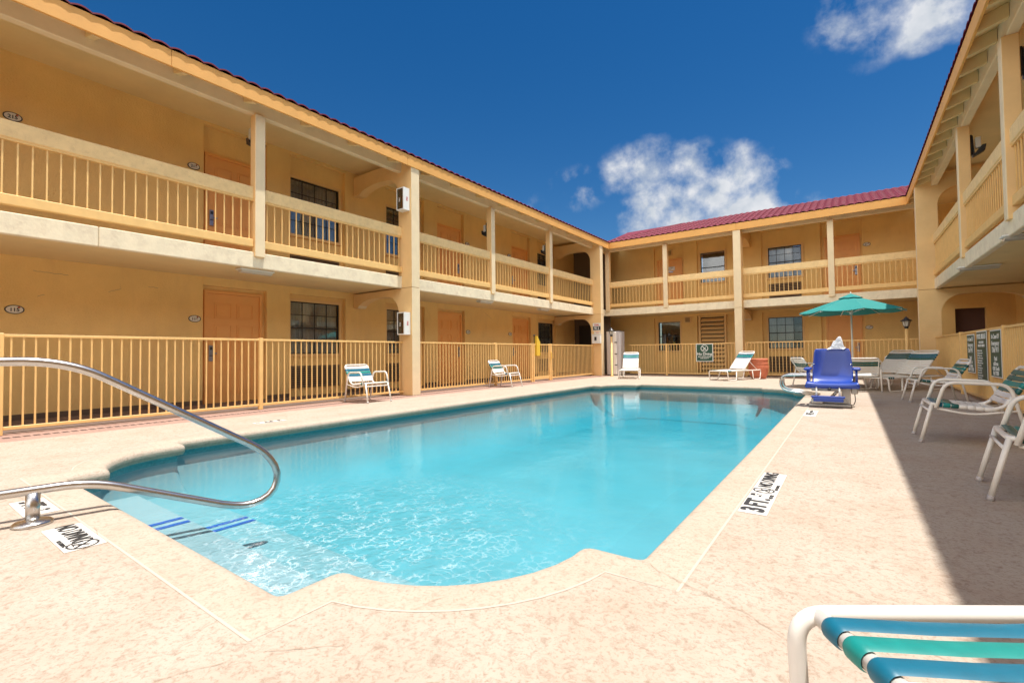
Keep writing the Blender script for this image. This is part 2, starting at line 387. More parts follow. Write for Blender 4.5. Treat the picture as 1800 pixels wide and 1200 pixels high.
def fillet(pts, r, n=6):
    """round the inner corners of a polyline"""
    P = [Vector(p) for p in pts]; out = [P[0]]
    for i in range(1, len(P)-1):
        a = (P[i-1]-P[i]); b = (P[i+1]-P[i]); rr = min(r, a.length*0.49, b.length*0.49)
        p = P[i]+a.normalized()*rr; q = P[i]+b.normalized()*rr
        for k in range(n+1):
            t = k/n; out.append((1-t)**2*p+2*t*(1-t)*P[i]+t*t*q)
    out.append(P[-1]); return out
_txt = {}
def text_mesh(body, size, mat_name, align='CENTER', ext=0.0015, bold=0.0, sx=1.0, space=1.0):
    c = bpy.data.curves.new('txt', 'FONT'); c.body = body; c.size = size; c.align_x = align; c.align_y = 'CENTER'; c.extrude = ext; c.offset = bold; c.space_line = space
    o = bpy.data.objects.new('txt', c); C.objects.link(o)
    dg = bpy.context.evaluated_depsgraph_get(); me = bpy.data.meshes.new_from_object(o.evaluated_get(dg))
    bpy.data.objects.remove(o); bpy.data.curves.remove(c)
    if sx != 1.0:
        for v in me.vertices: v.co.x *= sx
    me.materials.clear(); me.materials.append(MAT[mat_name]); return me
def lettering(name, body, size, mat_name, parent, M, **k):
    me = text_mesh(body, size, mat_name, **k); o = bpy.data.objects.new(name, me); C.objects.link(o); o.parent = parent
    o.matrix_local = M; return o
def basis(xdir, ydir, loc):
    x = Vector(xdir).normalized(); y = Vector(ydir).normalized(); z = x.cross(y)
    M = Matrix((x, y, z)).transposed().to_4x4(); M.translation = Vector(loc); return M

# ---------------------------------------------------------------- setting: ground, deck, pool
XL, XRr, YN, YF = -5.95, -0.77, 0.96, 13.2
def pool_outline(o=0.0, narc=10, fr=0.05):
    """mission-corner pool, offset outwards by o; counter-clockwise"""
    rr = 0.72+o
    def corner():
        # near right corner, from the near edge up to the right edge
        cx, cy = -1.77, YN+0.99
        x1 = -1.79+o; y1 = cy-math.sqrt(max(rr*rr-(x1-cx)**2, 0)); y2 = YN+1.07-o; x2 = cx+math.sqrt(rr*rr-(y2-cy)**2)
        a0 = math.atan2(y1-cy, x1-cx); a1 = math.atan2(y2-cy, x2-cx)
        p = [(x1, YN-o), (x1, y1)]+[(cx+rr*math.cos(a0+(a1-a0)*i/narc), cy+rr*math.sin(a0+(a1-a0)*i/narc)) for i in range(1, narc)]+[(x2, y2), (XRr+o, y2)]
        return p
    c = corner(); mx_, my_ = (XL+XRr)/2, (YN+YF)/2
    nr = c; fr_ = [(x, 2*my_-y) for x, y in reversed(c)]
    fl = [(2*mx_-x, 2*my_-y) for x, y in c]; nl = [(2*mx_-x, y) for x, y in reversed(c)]
    P = nr+fr_+fl+nl
    return P
def rounded(P, r=0.05, n=3):
    out = []; k = len(P)
    for i in range(k):
        p = Vector((*P[i], 0)); a = Vector((*P[i-1], 0))-p; b = Vector((*P[(i+1) % k], 0))-p
        ang = a.angle(b)
        if ang > R(150):
            out.append(P[i]); continue
        rr = min(r, a.length*.45, b.length*.45); q0 = p+a.normalized()*rr; q1 = p+b.normalized()*rr
        for j in range(n+1):
            t = j/n; v = (1-t)**2*q0+2*t*(1-t)*p+t*t*q1; out.append((v.x, v.y))
    return out
def loops_mesh(name, loops, mats, mi=None, smooth=True):
    """strips between successive closed loops of equal length, loops=[(points2d, z)]"""
    mb = MB(); n = len(loops[0][0])
    for k in range(len(loops)-1):
        (a, za), (b, zb) = loops[k], loops[k+1]
        vs = [(x, y, za) for x, y in a]+[(x, y, zb) for x, y in b]
        mb.add(vs, [(i, (i+1) % n, n+(i+1) % n, n+i) for i in range(n)], 0 if mi is None else mi[k], smooth)
    return obj(name, mb, mats)
def sheet_with_hole(name, rect, hole, z, matn):
    bm_ = bmesh.new(); x0, x1, y0, y1 = rect
    def loop(P):
        v = [bm_.verts.new((x, y, z)) for x, y in P]; return [bm_.edges.new((v[i], v[(i+1) % len(v)])) for i in range(len(v))]
    e = loop([(x0, y0), (x1, y0), (x1, y1), (x0, y1)])+loop(hole)
    bmesh.ops.triangle_fill(bm_, use_beauty=True, edges=e)
    bmesh.ops.recalc_face_normals(bm_, faces=bm_.faces)
    me = bpy.data.meshes.new(name); bm_.to_mesh(me); bm_.free()
    if me.polygons[0].normal.z < 0: me.flip_normals()
    me.materials.append(MAT[matn]); o = bpy.data.objects.new(name, me); C.objects.link(o); return o

G0 = rounded(pool_outline(0.22))
tag(sheet_with_hole('ground', (-600, 600, -600, 600), rounded(pool_outline(0.9)), -0.03, 'soil'), kind='structure')
tag(sheet_with_hole('pool_deck', (-7.55, 1.95, -8, 18.45), G0, 0.0, 'deck'), kind='structure')
o = obj('paving_band', MB().box(-8.40, -7.55, -8, 18.45, -0.02, -0.004), 'paver'); tag(o, kind='structure')
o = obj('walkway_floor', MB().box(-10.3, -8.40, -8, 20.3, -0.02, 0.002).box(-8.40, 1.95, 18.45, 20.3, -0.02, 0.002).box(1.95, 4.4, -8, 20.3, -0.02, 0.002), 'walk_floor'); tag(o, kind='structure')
# coping ring with a rounded nose, then a band of waterline tile, then plaster
prof = [(0.22, 0.0), (0.06, 0.0), (0.025, -0.006), (0.007, -0.02), (0.0, -0.045), (0.002, -0.080), (0.014, -0.106), (0.05, -0.115)]
loops = [(rounded(pool_outline(a)), z) for a, z in prof]
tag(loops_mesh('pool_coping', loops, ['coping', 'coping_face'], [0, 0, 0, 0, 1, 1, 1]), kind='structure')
def inset(P, s_):
    out = []
    for x, y in P:
        q = Vector((min(max(x, XL+1.5), XRr-1.5), min(max(y, YN+1.7), YF-1.7))); d = q-Vector((x, y)); d = d.normalized()*s_; out.append((x+d.x, y+d.y))
    return out
PW = rounded(pool_outline(0.05))
wall_l = [(PW, -0.114), (PW, -0.175), (PW, -0.26), (inset(PW, 0.05), -0.40), (inset(PW, 0.16), -0.56), (inset(PW, 0.36), -0.70), (inset(PW, 0.70), -0.79), (inset(PW, 1.2), -0.83)]
tag(loops_mesh('pool_wall', wall_l, ['pool_tile', 'plaster'], [0]+[1]*6, True), kind='structure')
mb = MB(); mb.box(XL-0.3, XRr+0.3, YN-0.3, YF+0.3, -1.62, -1.55)
mb.prism([(YN, -1.549), (YN, -0.82), (YF+0.2, -0.84), (YF+0.2, -1.549)], 'x', XL-0.2, XRr+0.2)
tag(obj('pool_floor', mb, 'plaster'), kind='structure')
mb = MB().bbox(-5.0, -1.70, YN-0.04, 1.44, -1.2, -0.27, 0.02).bbox(-5.55, -1.30, YN-0.02, 1.98, -1.2, -0.46, 0.02)
tag(obj('pool_steps', mb, 'plaster'), kind='structure')
mb = MB()
for x in (-4.00, -3.88): mb.box(x-0.025, x+0.025, 1.0, 1.41, -0.269, -0.266)
for x in (-4.20, -4.08): mb.box(x-0.025, x+0.025, 1.45, 1.96, -0.459, -0.456)
tag(obj('step_stripes', mb, 'stripe_blue'), kind='structure')
# water: a closed body, rippled on top
WZ = -0.13
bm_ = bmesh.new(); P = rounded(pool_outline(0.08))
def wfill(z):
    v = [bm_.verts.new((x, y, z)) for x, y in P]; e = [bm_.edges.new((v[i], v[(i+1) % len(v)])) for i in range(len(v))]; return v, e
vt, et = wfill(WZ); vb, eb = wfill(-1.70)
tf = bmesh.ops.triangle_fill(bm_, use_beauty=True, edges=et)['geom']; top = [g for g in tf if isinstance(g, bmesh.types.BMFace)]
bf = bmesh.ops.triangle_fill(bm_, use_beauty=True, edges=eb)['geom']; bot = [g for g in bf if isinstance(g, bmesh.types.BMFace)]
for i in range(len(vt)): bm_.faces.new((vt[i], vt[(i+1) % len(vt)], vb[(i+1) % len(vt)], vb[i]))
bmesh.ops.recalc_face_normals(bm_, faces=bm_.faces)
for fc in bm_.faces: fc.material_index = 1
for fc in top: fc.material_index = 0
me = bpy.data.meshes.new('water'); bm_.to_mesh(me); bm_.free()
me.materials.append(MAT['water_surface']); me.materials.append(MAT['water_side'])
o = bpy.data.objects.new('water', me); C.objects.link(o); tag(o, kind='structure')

# pale joint a hand's width behind the coping edge
def ribbon(mb, pts, w, z, closed=False, h=0.002):
    P = [Vector((x, y, 0)) for x, y in pts]; k = len(P); L_, R_ = [], []
    for i in range(k):
        a = P[(i-1) % k] if (closed or i) else P[i]; b = P[(i+1) % k] if (closed or i < k-1) else P[i]
        t = (b-a).normalized(); n = Vector((-t.y, t.x, 0)); ww = w(i) if callable(w) else w
        L_.append(P[i]+n*ww/2); R_.append(P[i]-n*ww/2)
    vs = [(p.x, p.y, z) for p in L_]+[(p.x, p.y, z) for p in R_]
    rng = range(k if closed else k-1)
    mb.add(vs, [(i, (i+1) % k, k+(i+1) % k, k+i) for i in rng]); return mb
J = pool_outline(0.22)
tag(obj('deck_joint', ribbon(MB(), J, 0.011, 0.0014, True), 'caulk'), kind='structure')
def wander(a, b, n, amp, seed):
    rnd = random.Random(seed); out = []
    for i in range(n+1):
        t = i/n; k = 0 if i in (0, n) else 1
        out.append((a[0]+(b[0]-a[0])*t+k*rnd.uniform(-amp, amp), a[1]+(b[1]-a[1])*t+k*rnd.uniform(-amp, amp)))
    return out
mb = MB()
for a, b, n, s in (((-1.60, 0.50), (-1.52, 0.66), 7, 1), ((-1.50, 0.72), (-1.30, 0.90), 9, 2), ((-0.62, 1.92), (-0.30, 1.79), 12, 3), ((-0.30, 1.79), (-0.12, 1.65), 9, 8),
                   ((-0.78, 2.02), (-0.60, 1.90), 9, 4), ((-0.08, 1.28), (-0.02, 1.10), 8, 5), ((-3.32, 0.76), (-3.0, 0.70), 10, 6), ((-1.28, 1.16), (-1.24, 1.30), 6, 7),
                   ((-0.72, 4.9), (-0.45, 4.86), 9, 9), ((-0.70, 6.5), (-0.30, 6.6), 9, 10), ((-5.2, 0.3), (-4.7, 0.75), 14, 11), ((0.05, 3.1), (0.30, 3.4), 10, 12)):
    pts = wander(a, b, n, 0.008, s); rnd = random.Random(s+50); ws = [rnd.uniform(0.0006, 0.0024) for _ in pts]; ws[0] = ws[-1] = 0.0006
    ribbon(mb, pts, lambda i, ws=ws: ws[i], 0.003)
tag(obj('deck_cracks', mb, 'crack'), kind='structure')
# slotted drain along the paving band
mb = MB()
for k in range(0, 250):
    y = -3+k*0.085; mb.box(-8.02, -8.00, y, y+0.06, -0.0035, -0.001)
    mb.box(-7.95, -7.93, y, y+0.06, -0.0035, -0.001)
tag(obj('drain_slots', mb, 'dark_gap'), kind='structure')
mb = MB(); rnd = random.Random(3)
for k in range(60):                                                # broken edge of the deck where it meets the paving
    y = -2+k*0.34; mb.add([(-7.552, y, -0.003), (-7.552-rnd.uniform(0.005, 0.06), y+0.1, -0.003), (-7.552-rnd.uniform(0.005, 0.05), y+0.24, -0.003), (-7.552, y+0.34, -0.003)], [(0, 1, 2, 3)])
tag(obj('deck_edge', mb, 'deck'), kind='structure')

# ---------------------------------------------------------------- motel wings
Z1, ZB0, ZB1 = 2.43, 2.43, 2.70
class Wing:
    """u runs along the wing, d is the depth behind the railing line, z is up"""
    def __init__(s, name, label, mapf, group):
        s.m = mapf; s.root = thing(name, label, 'motel building', (0, 0, 0), 0, group)
    def box(s, mb, u0, u1, d0, d1, z0, z1, b=0, mi=0):
        p = s.m(u0, d0); q = s.m(u1, d1)
        if b: mb.bbox(p[0], q[0], p[1], q[1], z0, z1, b, mi)
        else: mb.box(p[0], q[0], p[1], q[1], z0, z1, mi)
        return mb
    def poly(s, mb, pts, u0, u1, mi=0):
        """(d,z) polygon extruded along u"""
        n = len(pts); vs = [(*s.m(u0, d), z) for d, z in pts]+[(*s.m(u1, d), z) for d, z in pts]
        mb.add(vs, [tuple(range(n)), tuple(range(2*n-1, n-1, -1))], mi)
        mb.add(vs, [(i, (i+1) % n, n+(i+1) % n, n+i) for i in range(n)], mi); return mb
    def part(s, name, mb, mats, parent=None, **k): return obj(name, mb, mats, parent or s.root, **k)
    def two_tone(s, o):
        a = Vector((*s.m(0, -1), 0))-Vector((*s.m(0, 0), 0)); me = o.data
        for p in me.polygons: p.material_index = 0 if p.normal.dot(a) > 0.7 else 1
    def fin(s, u0, u1, wall=1.81):
        for k, (zb, zt, sp, ap, tip) in enumerate(((0, 2.425, 1.80, 2.27, 2.08), (2.435, 5.38, 4.60, 5.03, 4.90))):
            pts = [(-0.32, zb), (0.11, zb), (0.11, sp)]
            n = 10
            for i in range(1, n+1):                              # leg-side haunch
                a = math.pi/2*i/n; pts.append((0.11+0.42*(1-math.cos(a)), sp+(ap-sp)*math.sin(a)))
            pts += [(1.0, ap+0.02), (1.25, ap-0.01), (1.45, ap-0.06), (1.58, ap-0.13), (1.64, tip), (wall+(-0.02), tip), (wall-0.02, zt), (-0.32, zt)]
            s.two_tone(s.part('arched_pillar', s.poly(MB(), pts, u0, u1), ['cream', 'pillar_ochre']))
    def posts(s, us, w=0.17):
        for u in us:
            mb = MB(); s.box(mb, u-w/2, u+w/2, -0.05, 0.13, 2.62, 5.10, 0.008)
            s.two_tone(s.part('balcony_post', mb, ['cream', 'pillar_ochre']))
    def railing(s, u0, u1):
        """one bay of balcony railing between posts"""
        tr = s.part('balcony_railing', s.box(s.box(MB(), u0, u1, -0.005, 0.075, 3.615, 3.83, 0.01), u0, u1, 0.01, 0.06, 3.585, 3.6145, mi=1), ['rail_gold', 'metal_gold'])
        s.part('bottom_rail', s.box(MB(), u0, u1, -0.005, 0.075, 2.79, 2.92, 0.008), 'metal_gold', tr)
        n = max(1, round((u1-u0)/0.133)); proto = None
        for i in range(n):
            u = u0+(u1-u0)*(i+0.5)/n; x, y = s.m(u, 0.035)
            if proto is None:
                proto = obj('baluster', MB().box(-0.008, 0.008, -0.008, 0.008, 2.92, 3.586), 'metal_gold', tr); proto.location = (x, y, 0)
            else: link_copy(proto, (x, y, 0), tr)
    def door(s, u0, u1, z0, ztop, d=1.92, colour='door_orange', lock=1, flip=False, panels=True):
        """u0..u1 is the outside of the trim"""
        t = 0.055
        fr = MB(); s.box(fr, u0, u0+t, d-0.045, d-0.0005, z0, ztop); s.box(fr, u1-t, u1, d-0.045, d-0.0005, z0, ztop); s.box(fr, u0+t, u1-t, d-0.045, d-0.0005, ztop-t, ztop)
        a, b = u0+t, u1-t; zt = ztop-t; lf = MB(); s.box(lf, a+0.002, b-0.002, d-0.012, d-0.001, z0+0.01, zt-0.003)
        w = b-a; rows = ((0.60, 0.80), (1.02, 1.72), (1.80, 1.97)) if panels else ()
        rows = ((0.16, 0.62), (0.78, 1.42), (1.53, 1.82)) if panels else ()
        h = zt-z0
        for r_a, r_b in rows:
            za, zb = z0+r_a*h/1.98, z0+r_b*h/1.98
            for k in (0, 1):
                pa = a+w*(0.13+0.42*k); pb = pa+w*0.32
                s.box(lf, pa, pb, d-0.024, d-0.0125, za, za+0.018); s.box(lf, pa, pb, d-0.024, d-0.0125, zb-0.014, zb)
                s.box(lf, pa, pa+0.014, d-0.024, d-0.0125, za+0.014, zb-0.014); s.box(lf, pb-0.014, pb, d-0.024, d-0.0125, za+0.014, zb-0.014)
                s.box(lf, pa+0.045, pb-0.045, d-0.024, d-0.0125, za+0.045, zb-0.045)
        dr = s.part('door', lf, colour); s.part('door_frame', fr, colour if colour == 'door_orange' else 'trim_tan', dr)
        if lock:
            lu = (a+0.07) if not flip else (b-0.07); mb = MB(); zl = z0+0.98
            s.box(mb, lu-0.035, lu+0.035, d-0.040, d-0.0126, zl-0.15, zl+0.16, 0.006)
            s.box(mb, lu-0.01, lu+0.09*(1 if not flip else -1), d-0.08, d-0.06, zl-0.01, zl+0.012); s.box(mb, lu-0.01, lu+0.01, d-0.06, d-0.041, zl-0.01, zl+0.012)
            s.box(mb, lu-0.022, lu+0.022, d-0.044, d-0.0405, zl+0.07, zl+0.13, mi=1); s.box(mb, lu-0.03, lu+0.03, d-0.044, d-0.0405, zl-0.05, zl-0.035, mi=1)
            s.part('door_lock', mb, ['lock_grey', 'frame_dark'], dr)
        return dr
    def window(s, u0, u1, z0, z1, d=1.92, cols=4, rows=4, curtain=True, half=None):
        """u0..u1 / z0..z1 is the glass opening in the recess plane"""
        t = 0.06; fr = MB()
        s.box(fr, u0-t, u1+t, d-0.03, d+0.02, z1, z1+t); s.box(fr, u0-t, u1+t, d-0.045, d+0.02, z0-t, z0)
        s.box(fr, u0-t, u0, d-0.03, d+0.02, z0, z1); s.box(fr, u1, u1+t, d-0.03, d+0.02, z0, z1)
        wf = s.part('window', fr, 'trim_tan')
        sa = MB(); e = 0.022; s.box(sa, u0, u1, d+0.02, d+0.05, z1-e, z1); s.box(sa, u0, u1, d+0.02, d+0.05, z0, z0+e)
        s.box(sa, u0, u0+e, d+0.02, d+0.05, z0+e, z1-e); s.box(sa, u1-e, u1, d+0.02, d+0.05, z0+e, z1-e)
        zm = (z0+z1)/2; s.box(sa, u0+e, u1-e, d+0.015, d+0.05, zm-0.016, zm+0.016)
        for i in range(1, cols):
            u = u0+(u1-u0)*i/cols; s.box(sa, u-0.007, u+0.007, d+0.024, d+0.036, z0+e, zm-0.016); s.box(sa, u-0.007, u+0.007, d+0.024, d+0.036, zm+0.016, z1-e)
        if rows == 4:
            for zz in ((z0+zm)/2, (zm+z1)/2):
                for i in range(cols):
                    ua = u0+(u1-u0)*i/cols+0.0071; ub = u0+(u1-u0)*(i+1)/cols-0.0071
                    s.box(sa, max(ua, u0+e), min(ub, u1-e), d+0.024, d+0.036, zz-0.007, zz+0.007)
        s.part('window_sash', sa, 'frame_dark', wf)
        s.part('pane', s.box(MB(), u0+0.005, u1-0.005, d+0.040, d+0.044, z0+0.005, z1-0.005), 'window_glass', wf)
        rm = MB(); s.box(rm, u0-0.05, u1+0.05, d+0.55, d+0.56, z0-0.05, z1+0.05)
        s.part('room_interior', rm, 'room_dark', wf)
        if curtain:
            ca, cb = (u0, u1) if half is None else half
            n = 60; vs = []; mb = MB()
            for i in range(n+1):
                u = ca+(cb-ca)*i/n; dd = d+0.13+0.018*math.sin(i*1.55)+0.010*math.sin(i*0.61+1)
                vs += [(*s.m(u, dd), z0-0.04), (*s.m(u, dd), z1+0.04)]
            mb.add(vs, [(2*i, 2*i+2, 2*i+3, 2*i+1) for i in range(n)], 0, True); s.part('curtain', mb, 'curtain', wf)
        return wf
    def grille(s, u0, u1, z0, z1, d=1.92, n=9):
        mb = MB(); s.box(mb, u0, u1, d-0.004, d-0.002, z0, z1, mi=1); s.box(mb, u0-0.03, u1+0.03, d-0.03, d-0.002, z1, z1+0.03); s.box(mb, u0-0.03, u1+0.03, d-0.03, d-0.002, z0-0.03, z0)
        s.box(mb, u0-0.03, u0, d-0.03, d-0.002, z0, z1); s.box(mb, u1, u1+0.03, d-0.03, d-0.002, z0, z1)
        for i in range(n):
            z = z0+(z1-z0)*(i+0.5)/n; h = (z1-z0)/n*0.28; s.box(mb, u0, u1, d-0.028, d-0.008, z-h, z+h)
        return s.part('air_conditioner_grille', mb, ['grille', 'dark_gap'])
    def walls(s, bays, z0, z1, ztop_recess, openings):
        """bays: (u0,u1,depth); openings: (u0,u1,z0,z1) glass holes in the recess plane"""
        mb = MB()
        for u0, u1, dp in bays:
            ops = sorted(o_ for o_ in openings if o_[0] >= u0-1e-6 and o_[1] <= u1+1e-6)
            if not ops: s.box(mb, u0, u1, dp, dp+0.2, z0, z1)
            else:
                cur = u0
                for a, b, za, zb in ops:
                    if a > cur: s.box(mb, cur, a, dp, dp+0.2, z0, z1)
                    s.box(mb, a, b, dp, dp+0.2, z0, za); s.box(mb, a, b, dp, dp+0.2, zb, z1); cur = b
                if cur < u1: s.box(mb, cur, u1, dp, dp+0.2, z0, z1)
            if dp > 1.82 and ztop_recess: s.box(mb, u0, u1, 1.80, dp-0.002, ztop_recess, z1)
        return s.part('wall', mb, 'wall_ochre')
    def slab(s, u0, u1):
        s.part('floor_slab', s.box(MB(), u0, u1, 0.10, 1.83, 2.46, 2.67), 'ceiling_paint')
    def fascia_beam(s, segs):
        for u0, u1 in segs: s.part('floor_beam', s.box(MB(), u0, u1, 0.0, 0.10, ZB0, ZB1, 0.01), 'beam_cream')
    def eave(s, u0, u1, spacing, first, fascia_joints=(), ceiling_u=None, mitre0=0, mitre1=0):
        s.part('header_beam', s.box(MB(), u0, u1, 0.0, 0.13, 5.10, 5.50, 0.01), 'cream')
        cu = ceiling_u or (u0, u1)
        s.part('balcony_ceiling', s.box(MB(), cu[0], cu[1], 0.13, 1.9, 5.50, 5.56), 'ceiling_paint')
        js = [u0+mitre0]+list(fascia_joints)+[u1-mitre1]
        for a, b in zip(js, js[1:]): s.part('fascia', s.box(MB(), a+0.002, b-0.002, -0.345, -0.31, 5.15, 5.395, 0.004), 'fascia_orange')
        u = first
        while u < u1-0.1:
            mb = MB(); s.poly(mb, [(-0.309, 5.135), (-0.005, 5.235), (-0.005, 5.42), (-0.309, 5.32)], u-0.045, u+0.045)
            s.part('rafter_tail', mb, 'ceiling_paint'); u += spacing
        mb = MB(); s.poly(mb, [(-0.309, 5.325), (0.13, 5.47), (0.13, 5.49), (-0.309, 5.345)], u0, u1)
        s.part('soffit', mb, 'ceiling_paint')
    def roof(s, u0, u1, slope=0.365, run=2.9, pitch=0.215, cut0=None, cut1=None, back=True):
        """barrel tiles in courses; cut0/cut1 mitre the ends along 45 degree valleys"""
        mb = MB(); K = 6; course = 0.36; nc = int(run/course); d_e = -0.368
        nu = int((u1-u0)/pitch); ns = nu*K
        rows = []
        for c in range(nc):
            da, db = d_e+c*course, d_e+(c+1)*course+0.03
            for dd, lift in ((da, 0.018), (db, 0.0)):
                z = 5.392+(dd-d_e)*slope+lift; row = []
                for i in range(ns+1):
                    ph = (i % K)/K; w = abs(math.sin(math.pi*ph)); hh = 0.036*w
                    u = u0+(u1-u0)*i/ns
                    if cut0 is not None: u = max(u, u0+(cut0+dd) if cut0 is not None else u)
                    if cut1 is not None: u = min(u, u1-(cut1+dd))
                    row.append((*s.m(u, dd), z+hh))
                rows.append(row)
        for c in range(nc):
            a, b = rows[2*c], rows[2*c+1]; vs = a+b; n = ns+1
            mb.add(vs, [(i, i+1, n+i+1, n+i) for i in range(ns)], 0, False)
            # butt face of each course
            low = [(p[0], p[1], p[2]-0.022) for p in a]; vs = a+low
            mb.add(vs, [(i, i+1, n+i+1, n+i) for i in range(ns)], 0, False)
        r_ = s.part('tiled_roof', mb, 'tile_red')
        if back:
            mb = MB(); zr = 5.405+nc*course*slope; dr = d_e+nc*course
            s.poly(mb, [(-0.30, 5.405), (dr, zr-0.02), (dr+0.1, zr+0.03), (dr+3.8, 5.7), (dr+3.8, 5.6), (0.26, 5.59)], u0+(cut0 or 0)*0, u1)
            s.part('roof_deck', mb, 'tile_red')
        return r_

# ---- left wing
LW = Wing('motel_wing', 'two-storey ochre motel wing along the left side of the pool', lambda u, d: (-8.27-d, u), 'motel wings around the pool')
lw_bays = [(-8.0, 3.87, 1.81), (3.87, 5.09, 1.92), (5.09, 5.60, 1.81), (5.60, 7.02, 1.92), (7.02, 8.26, 1.81), (8.26, 9.68, 1.92), (9.68, 10.22, 1.81), (10.22, 11.44, 1.92),
           (11.44, 14.09, 1.81), (14.09, 15.31, 1.92), (15.31, 15.86, 1.81), (15.86, 17.24, 1.92), (17.24, 20.11, 1.81)]
wins = [(5.66, 6.90), (8.36, 9.58), (15.95, 17.14)]
LW.walls(lw_bays, 0.0, 2.46, 2.30, [(a, b, 0.96, 2.15) for a, b in wins])
LW.walls(lw_bays, 2.67, 5.56, 5.44, [(a, b, 3.68, 4.96) for a, b in wins])
for z, zt in ((0.0, 2.22), (2.67, 4.93)):
    LW.door(3.92, 5.03, z, zt); LW.door(10.27, 11.38, z, zt, flip=True); LW.door(14.14, 15.25, z, zt)
for a, b in wins:
    LW.window(a, b, 0.96, 2.15); LW.window(a, b, 3.68, 4.96)
    LW.grille(a+0.03, b-0.03, 0.22, 0.66); LW.grille(a+0.03, b-0.03, 2.86, 3.30)
LW.fin(7.25, 7.49); LW.fin(17.12, 17.37)
lposts = [-2.1, 0.95-1.0, 4.04, 10.60, 13.83]
LW.posts([4.04, 10.60, 13.83, -0.6]); LW.posts([-3.9])
segs = [(-8.0, -3.985), (-3.815, -0.685), (-0.515, 3.955), (4.125, 7.25), (7.49, 10.515), (10.685, 13.745), (13.915, 17.12)]
for a, b in segs: LW.railing(a, b)
LW.fascia_beam([(-8.0, 1.90), (1.904, 7.25), (7.49, 17.12), (17.37, 18.3)])
LW.slab(-8.0, 20.1)
LW.eave(-8.0, 18.6, 1.02, -7.4, (2.62, 7.12, 12.0), ceiling_u=(-8.0, 20.1), mitre1=0.66)
LW.roof(-8.0, 18.6, cut1=0.93)

mb = MB()
for a, b, dp in lw_bays:
    for z in (0.003, 2.672):
        if dp < 1.85: mb.box(-8.27-dp+0.006, -8.27-dp+0.001, a+0.001, b-0.001, z, z+0.085)
LW.part('base_shade_dirt', mb, 'base_shade_dirt')  # shadow and dirt along the wall foot, put in as a dark strip
mb = MB()
for a, b, n, sd_ in (((2.45, 2.02), (2.62, 2.10), 8, 21), ((2.62, 2.10), (2.60, 2.18), 4, 22), ((1.55, 2.26), (1.95, 2.24), 10, 23), ((1.60, 1.86), (1.68, 1.90), 5, 24), ((3.0, 2.17), (3.15, 2.16), 5, 25), ((9.75, 2.3), (9.95, 1.9), 8, 26), ((12.4, 2.35), (12.9, 2.1), 10, 27)):
    pts = wander(a, b, n, 0.010, sd_)
    for p, q in zip(pts, pts[1:]): mb.add([(-10.0785, p[0], p[1]-0.003), (-10.0785, q[0], q[1]-0.003), (-10.0785, q[0], q[1]+0.003), (-10.0785, p[0], p[1]+0.003)], [(0, 1, 2, 3)])
LW.part('plaster_cracks', mb, 'crack')
LW.part('passage_or_added_wall', LW.box(LW.box(MB(), 17.375, 18.3, 0.11, 0.16, 0.003, 2.42), 17.375, 18.3, 0.14, 0.19, 2.71, 5.49), 'wall_ochre')  # unseen wall, added to keep courtyard light out of the passage
LW.part('passage_or_added_wall', LW.box(LW.box(MB(), 18.9, 19.0, 0.10, 1.80, 0.003, 2.45), 18.9, 19.0, 0.12, 1.80, 2.68, 5.49), 'passage_shade')  # added end wall; the passage's darkness is put into its colour
LW.part('breezeway_door', LW.box(MB(), 18.85, 18.899, 0.75, 1.55, 0.003, 2.12), 'black_metal')
# ---- back wing
BW = Wing('motel_wing', 'two-storey ochre motel wing closing the far end of the pool', lambda u, d: (u, 18.3+d), 'motel wings around the pool')
b_lo = [(-10.28, -6.84, 1.81), (-6.84, -5.13, 1.92), (-5.13, -3.30, 1.92), (-3.30, -2.68, 1.81), (-2.68, -1.20, 1.92), (-1.20, -0.80, 1.81), (-0.80, 0.44, 1.92), (0.44, 3.8, 1.81)]
BW.walls(b_lo, 0.0, 2.46, 2.36, [(-6.69, -5.777, 0.96, 2.17), (-2.485, -1.384, 0.985, 2.15)])
BW.part('wall', BW.box(BW.box(MB(), -5.20, -5.06, 1.80, 1.919, 0, 2.359), -10.3, -6.86, 1.79, 1.809, 2.44, 2.459), 'wall_ochre')
b_up = [(-10.28, -6.80, 1.81), (-6.80, -5.55, 1.92), (-5.55, -5.02, 1.81), (-5.02, -3.85, 1.92), (-3.85, -2.66, 1.81), (-2.66, -1.24, 1.92), (-1.24, -0.76, 1.81), (-0.76, 0.44, 1.92), (0.44, 3.8, 1.81)]
BW.walls(b_up, 2.67, 5.56, 5.44, [(-4.90, -3.98, 3.717, 4.93), (-2.44, -1.36, 3.66, 4.80)])
BW.window(-6.69, -5.777, 0.96, 2.17, cols=1, rows=2, curtain=False)
BW.window(-2.485, -1.384, 0.985, 2.15, half=(-2.49, -1.68)); BW.grille(-2.46, -1.42, 0.14, 0.66)
BW.window(-4.90, -3.98, 3.717, 4.93, cols=1, rows=2, curtain=False); BW.window(-2.44, -1.36, 3.66, 4.80, half=(-2.45, -1.65)); BW.grille(-2.40, -1.42, 2.86, 3.40)
BW.door(-0.66, 0.37, 0, 2.16, flip=True); BW.door(-0.66, 0.37, 2.67, 4.93, flip=True)
BW.door(-6.70, -5.64, 2.67, 4.86, lock=0, panels=False)
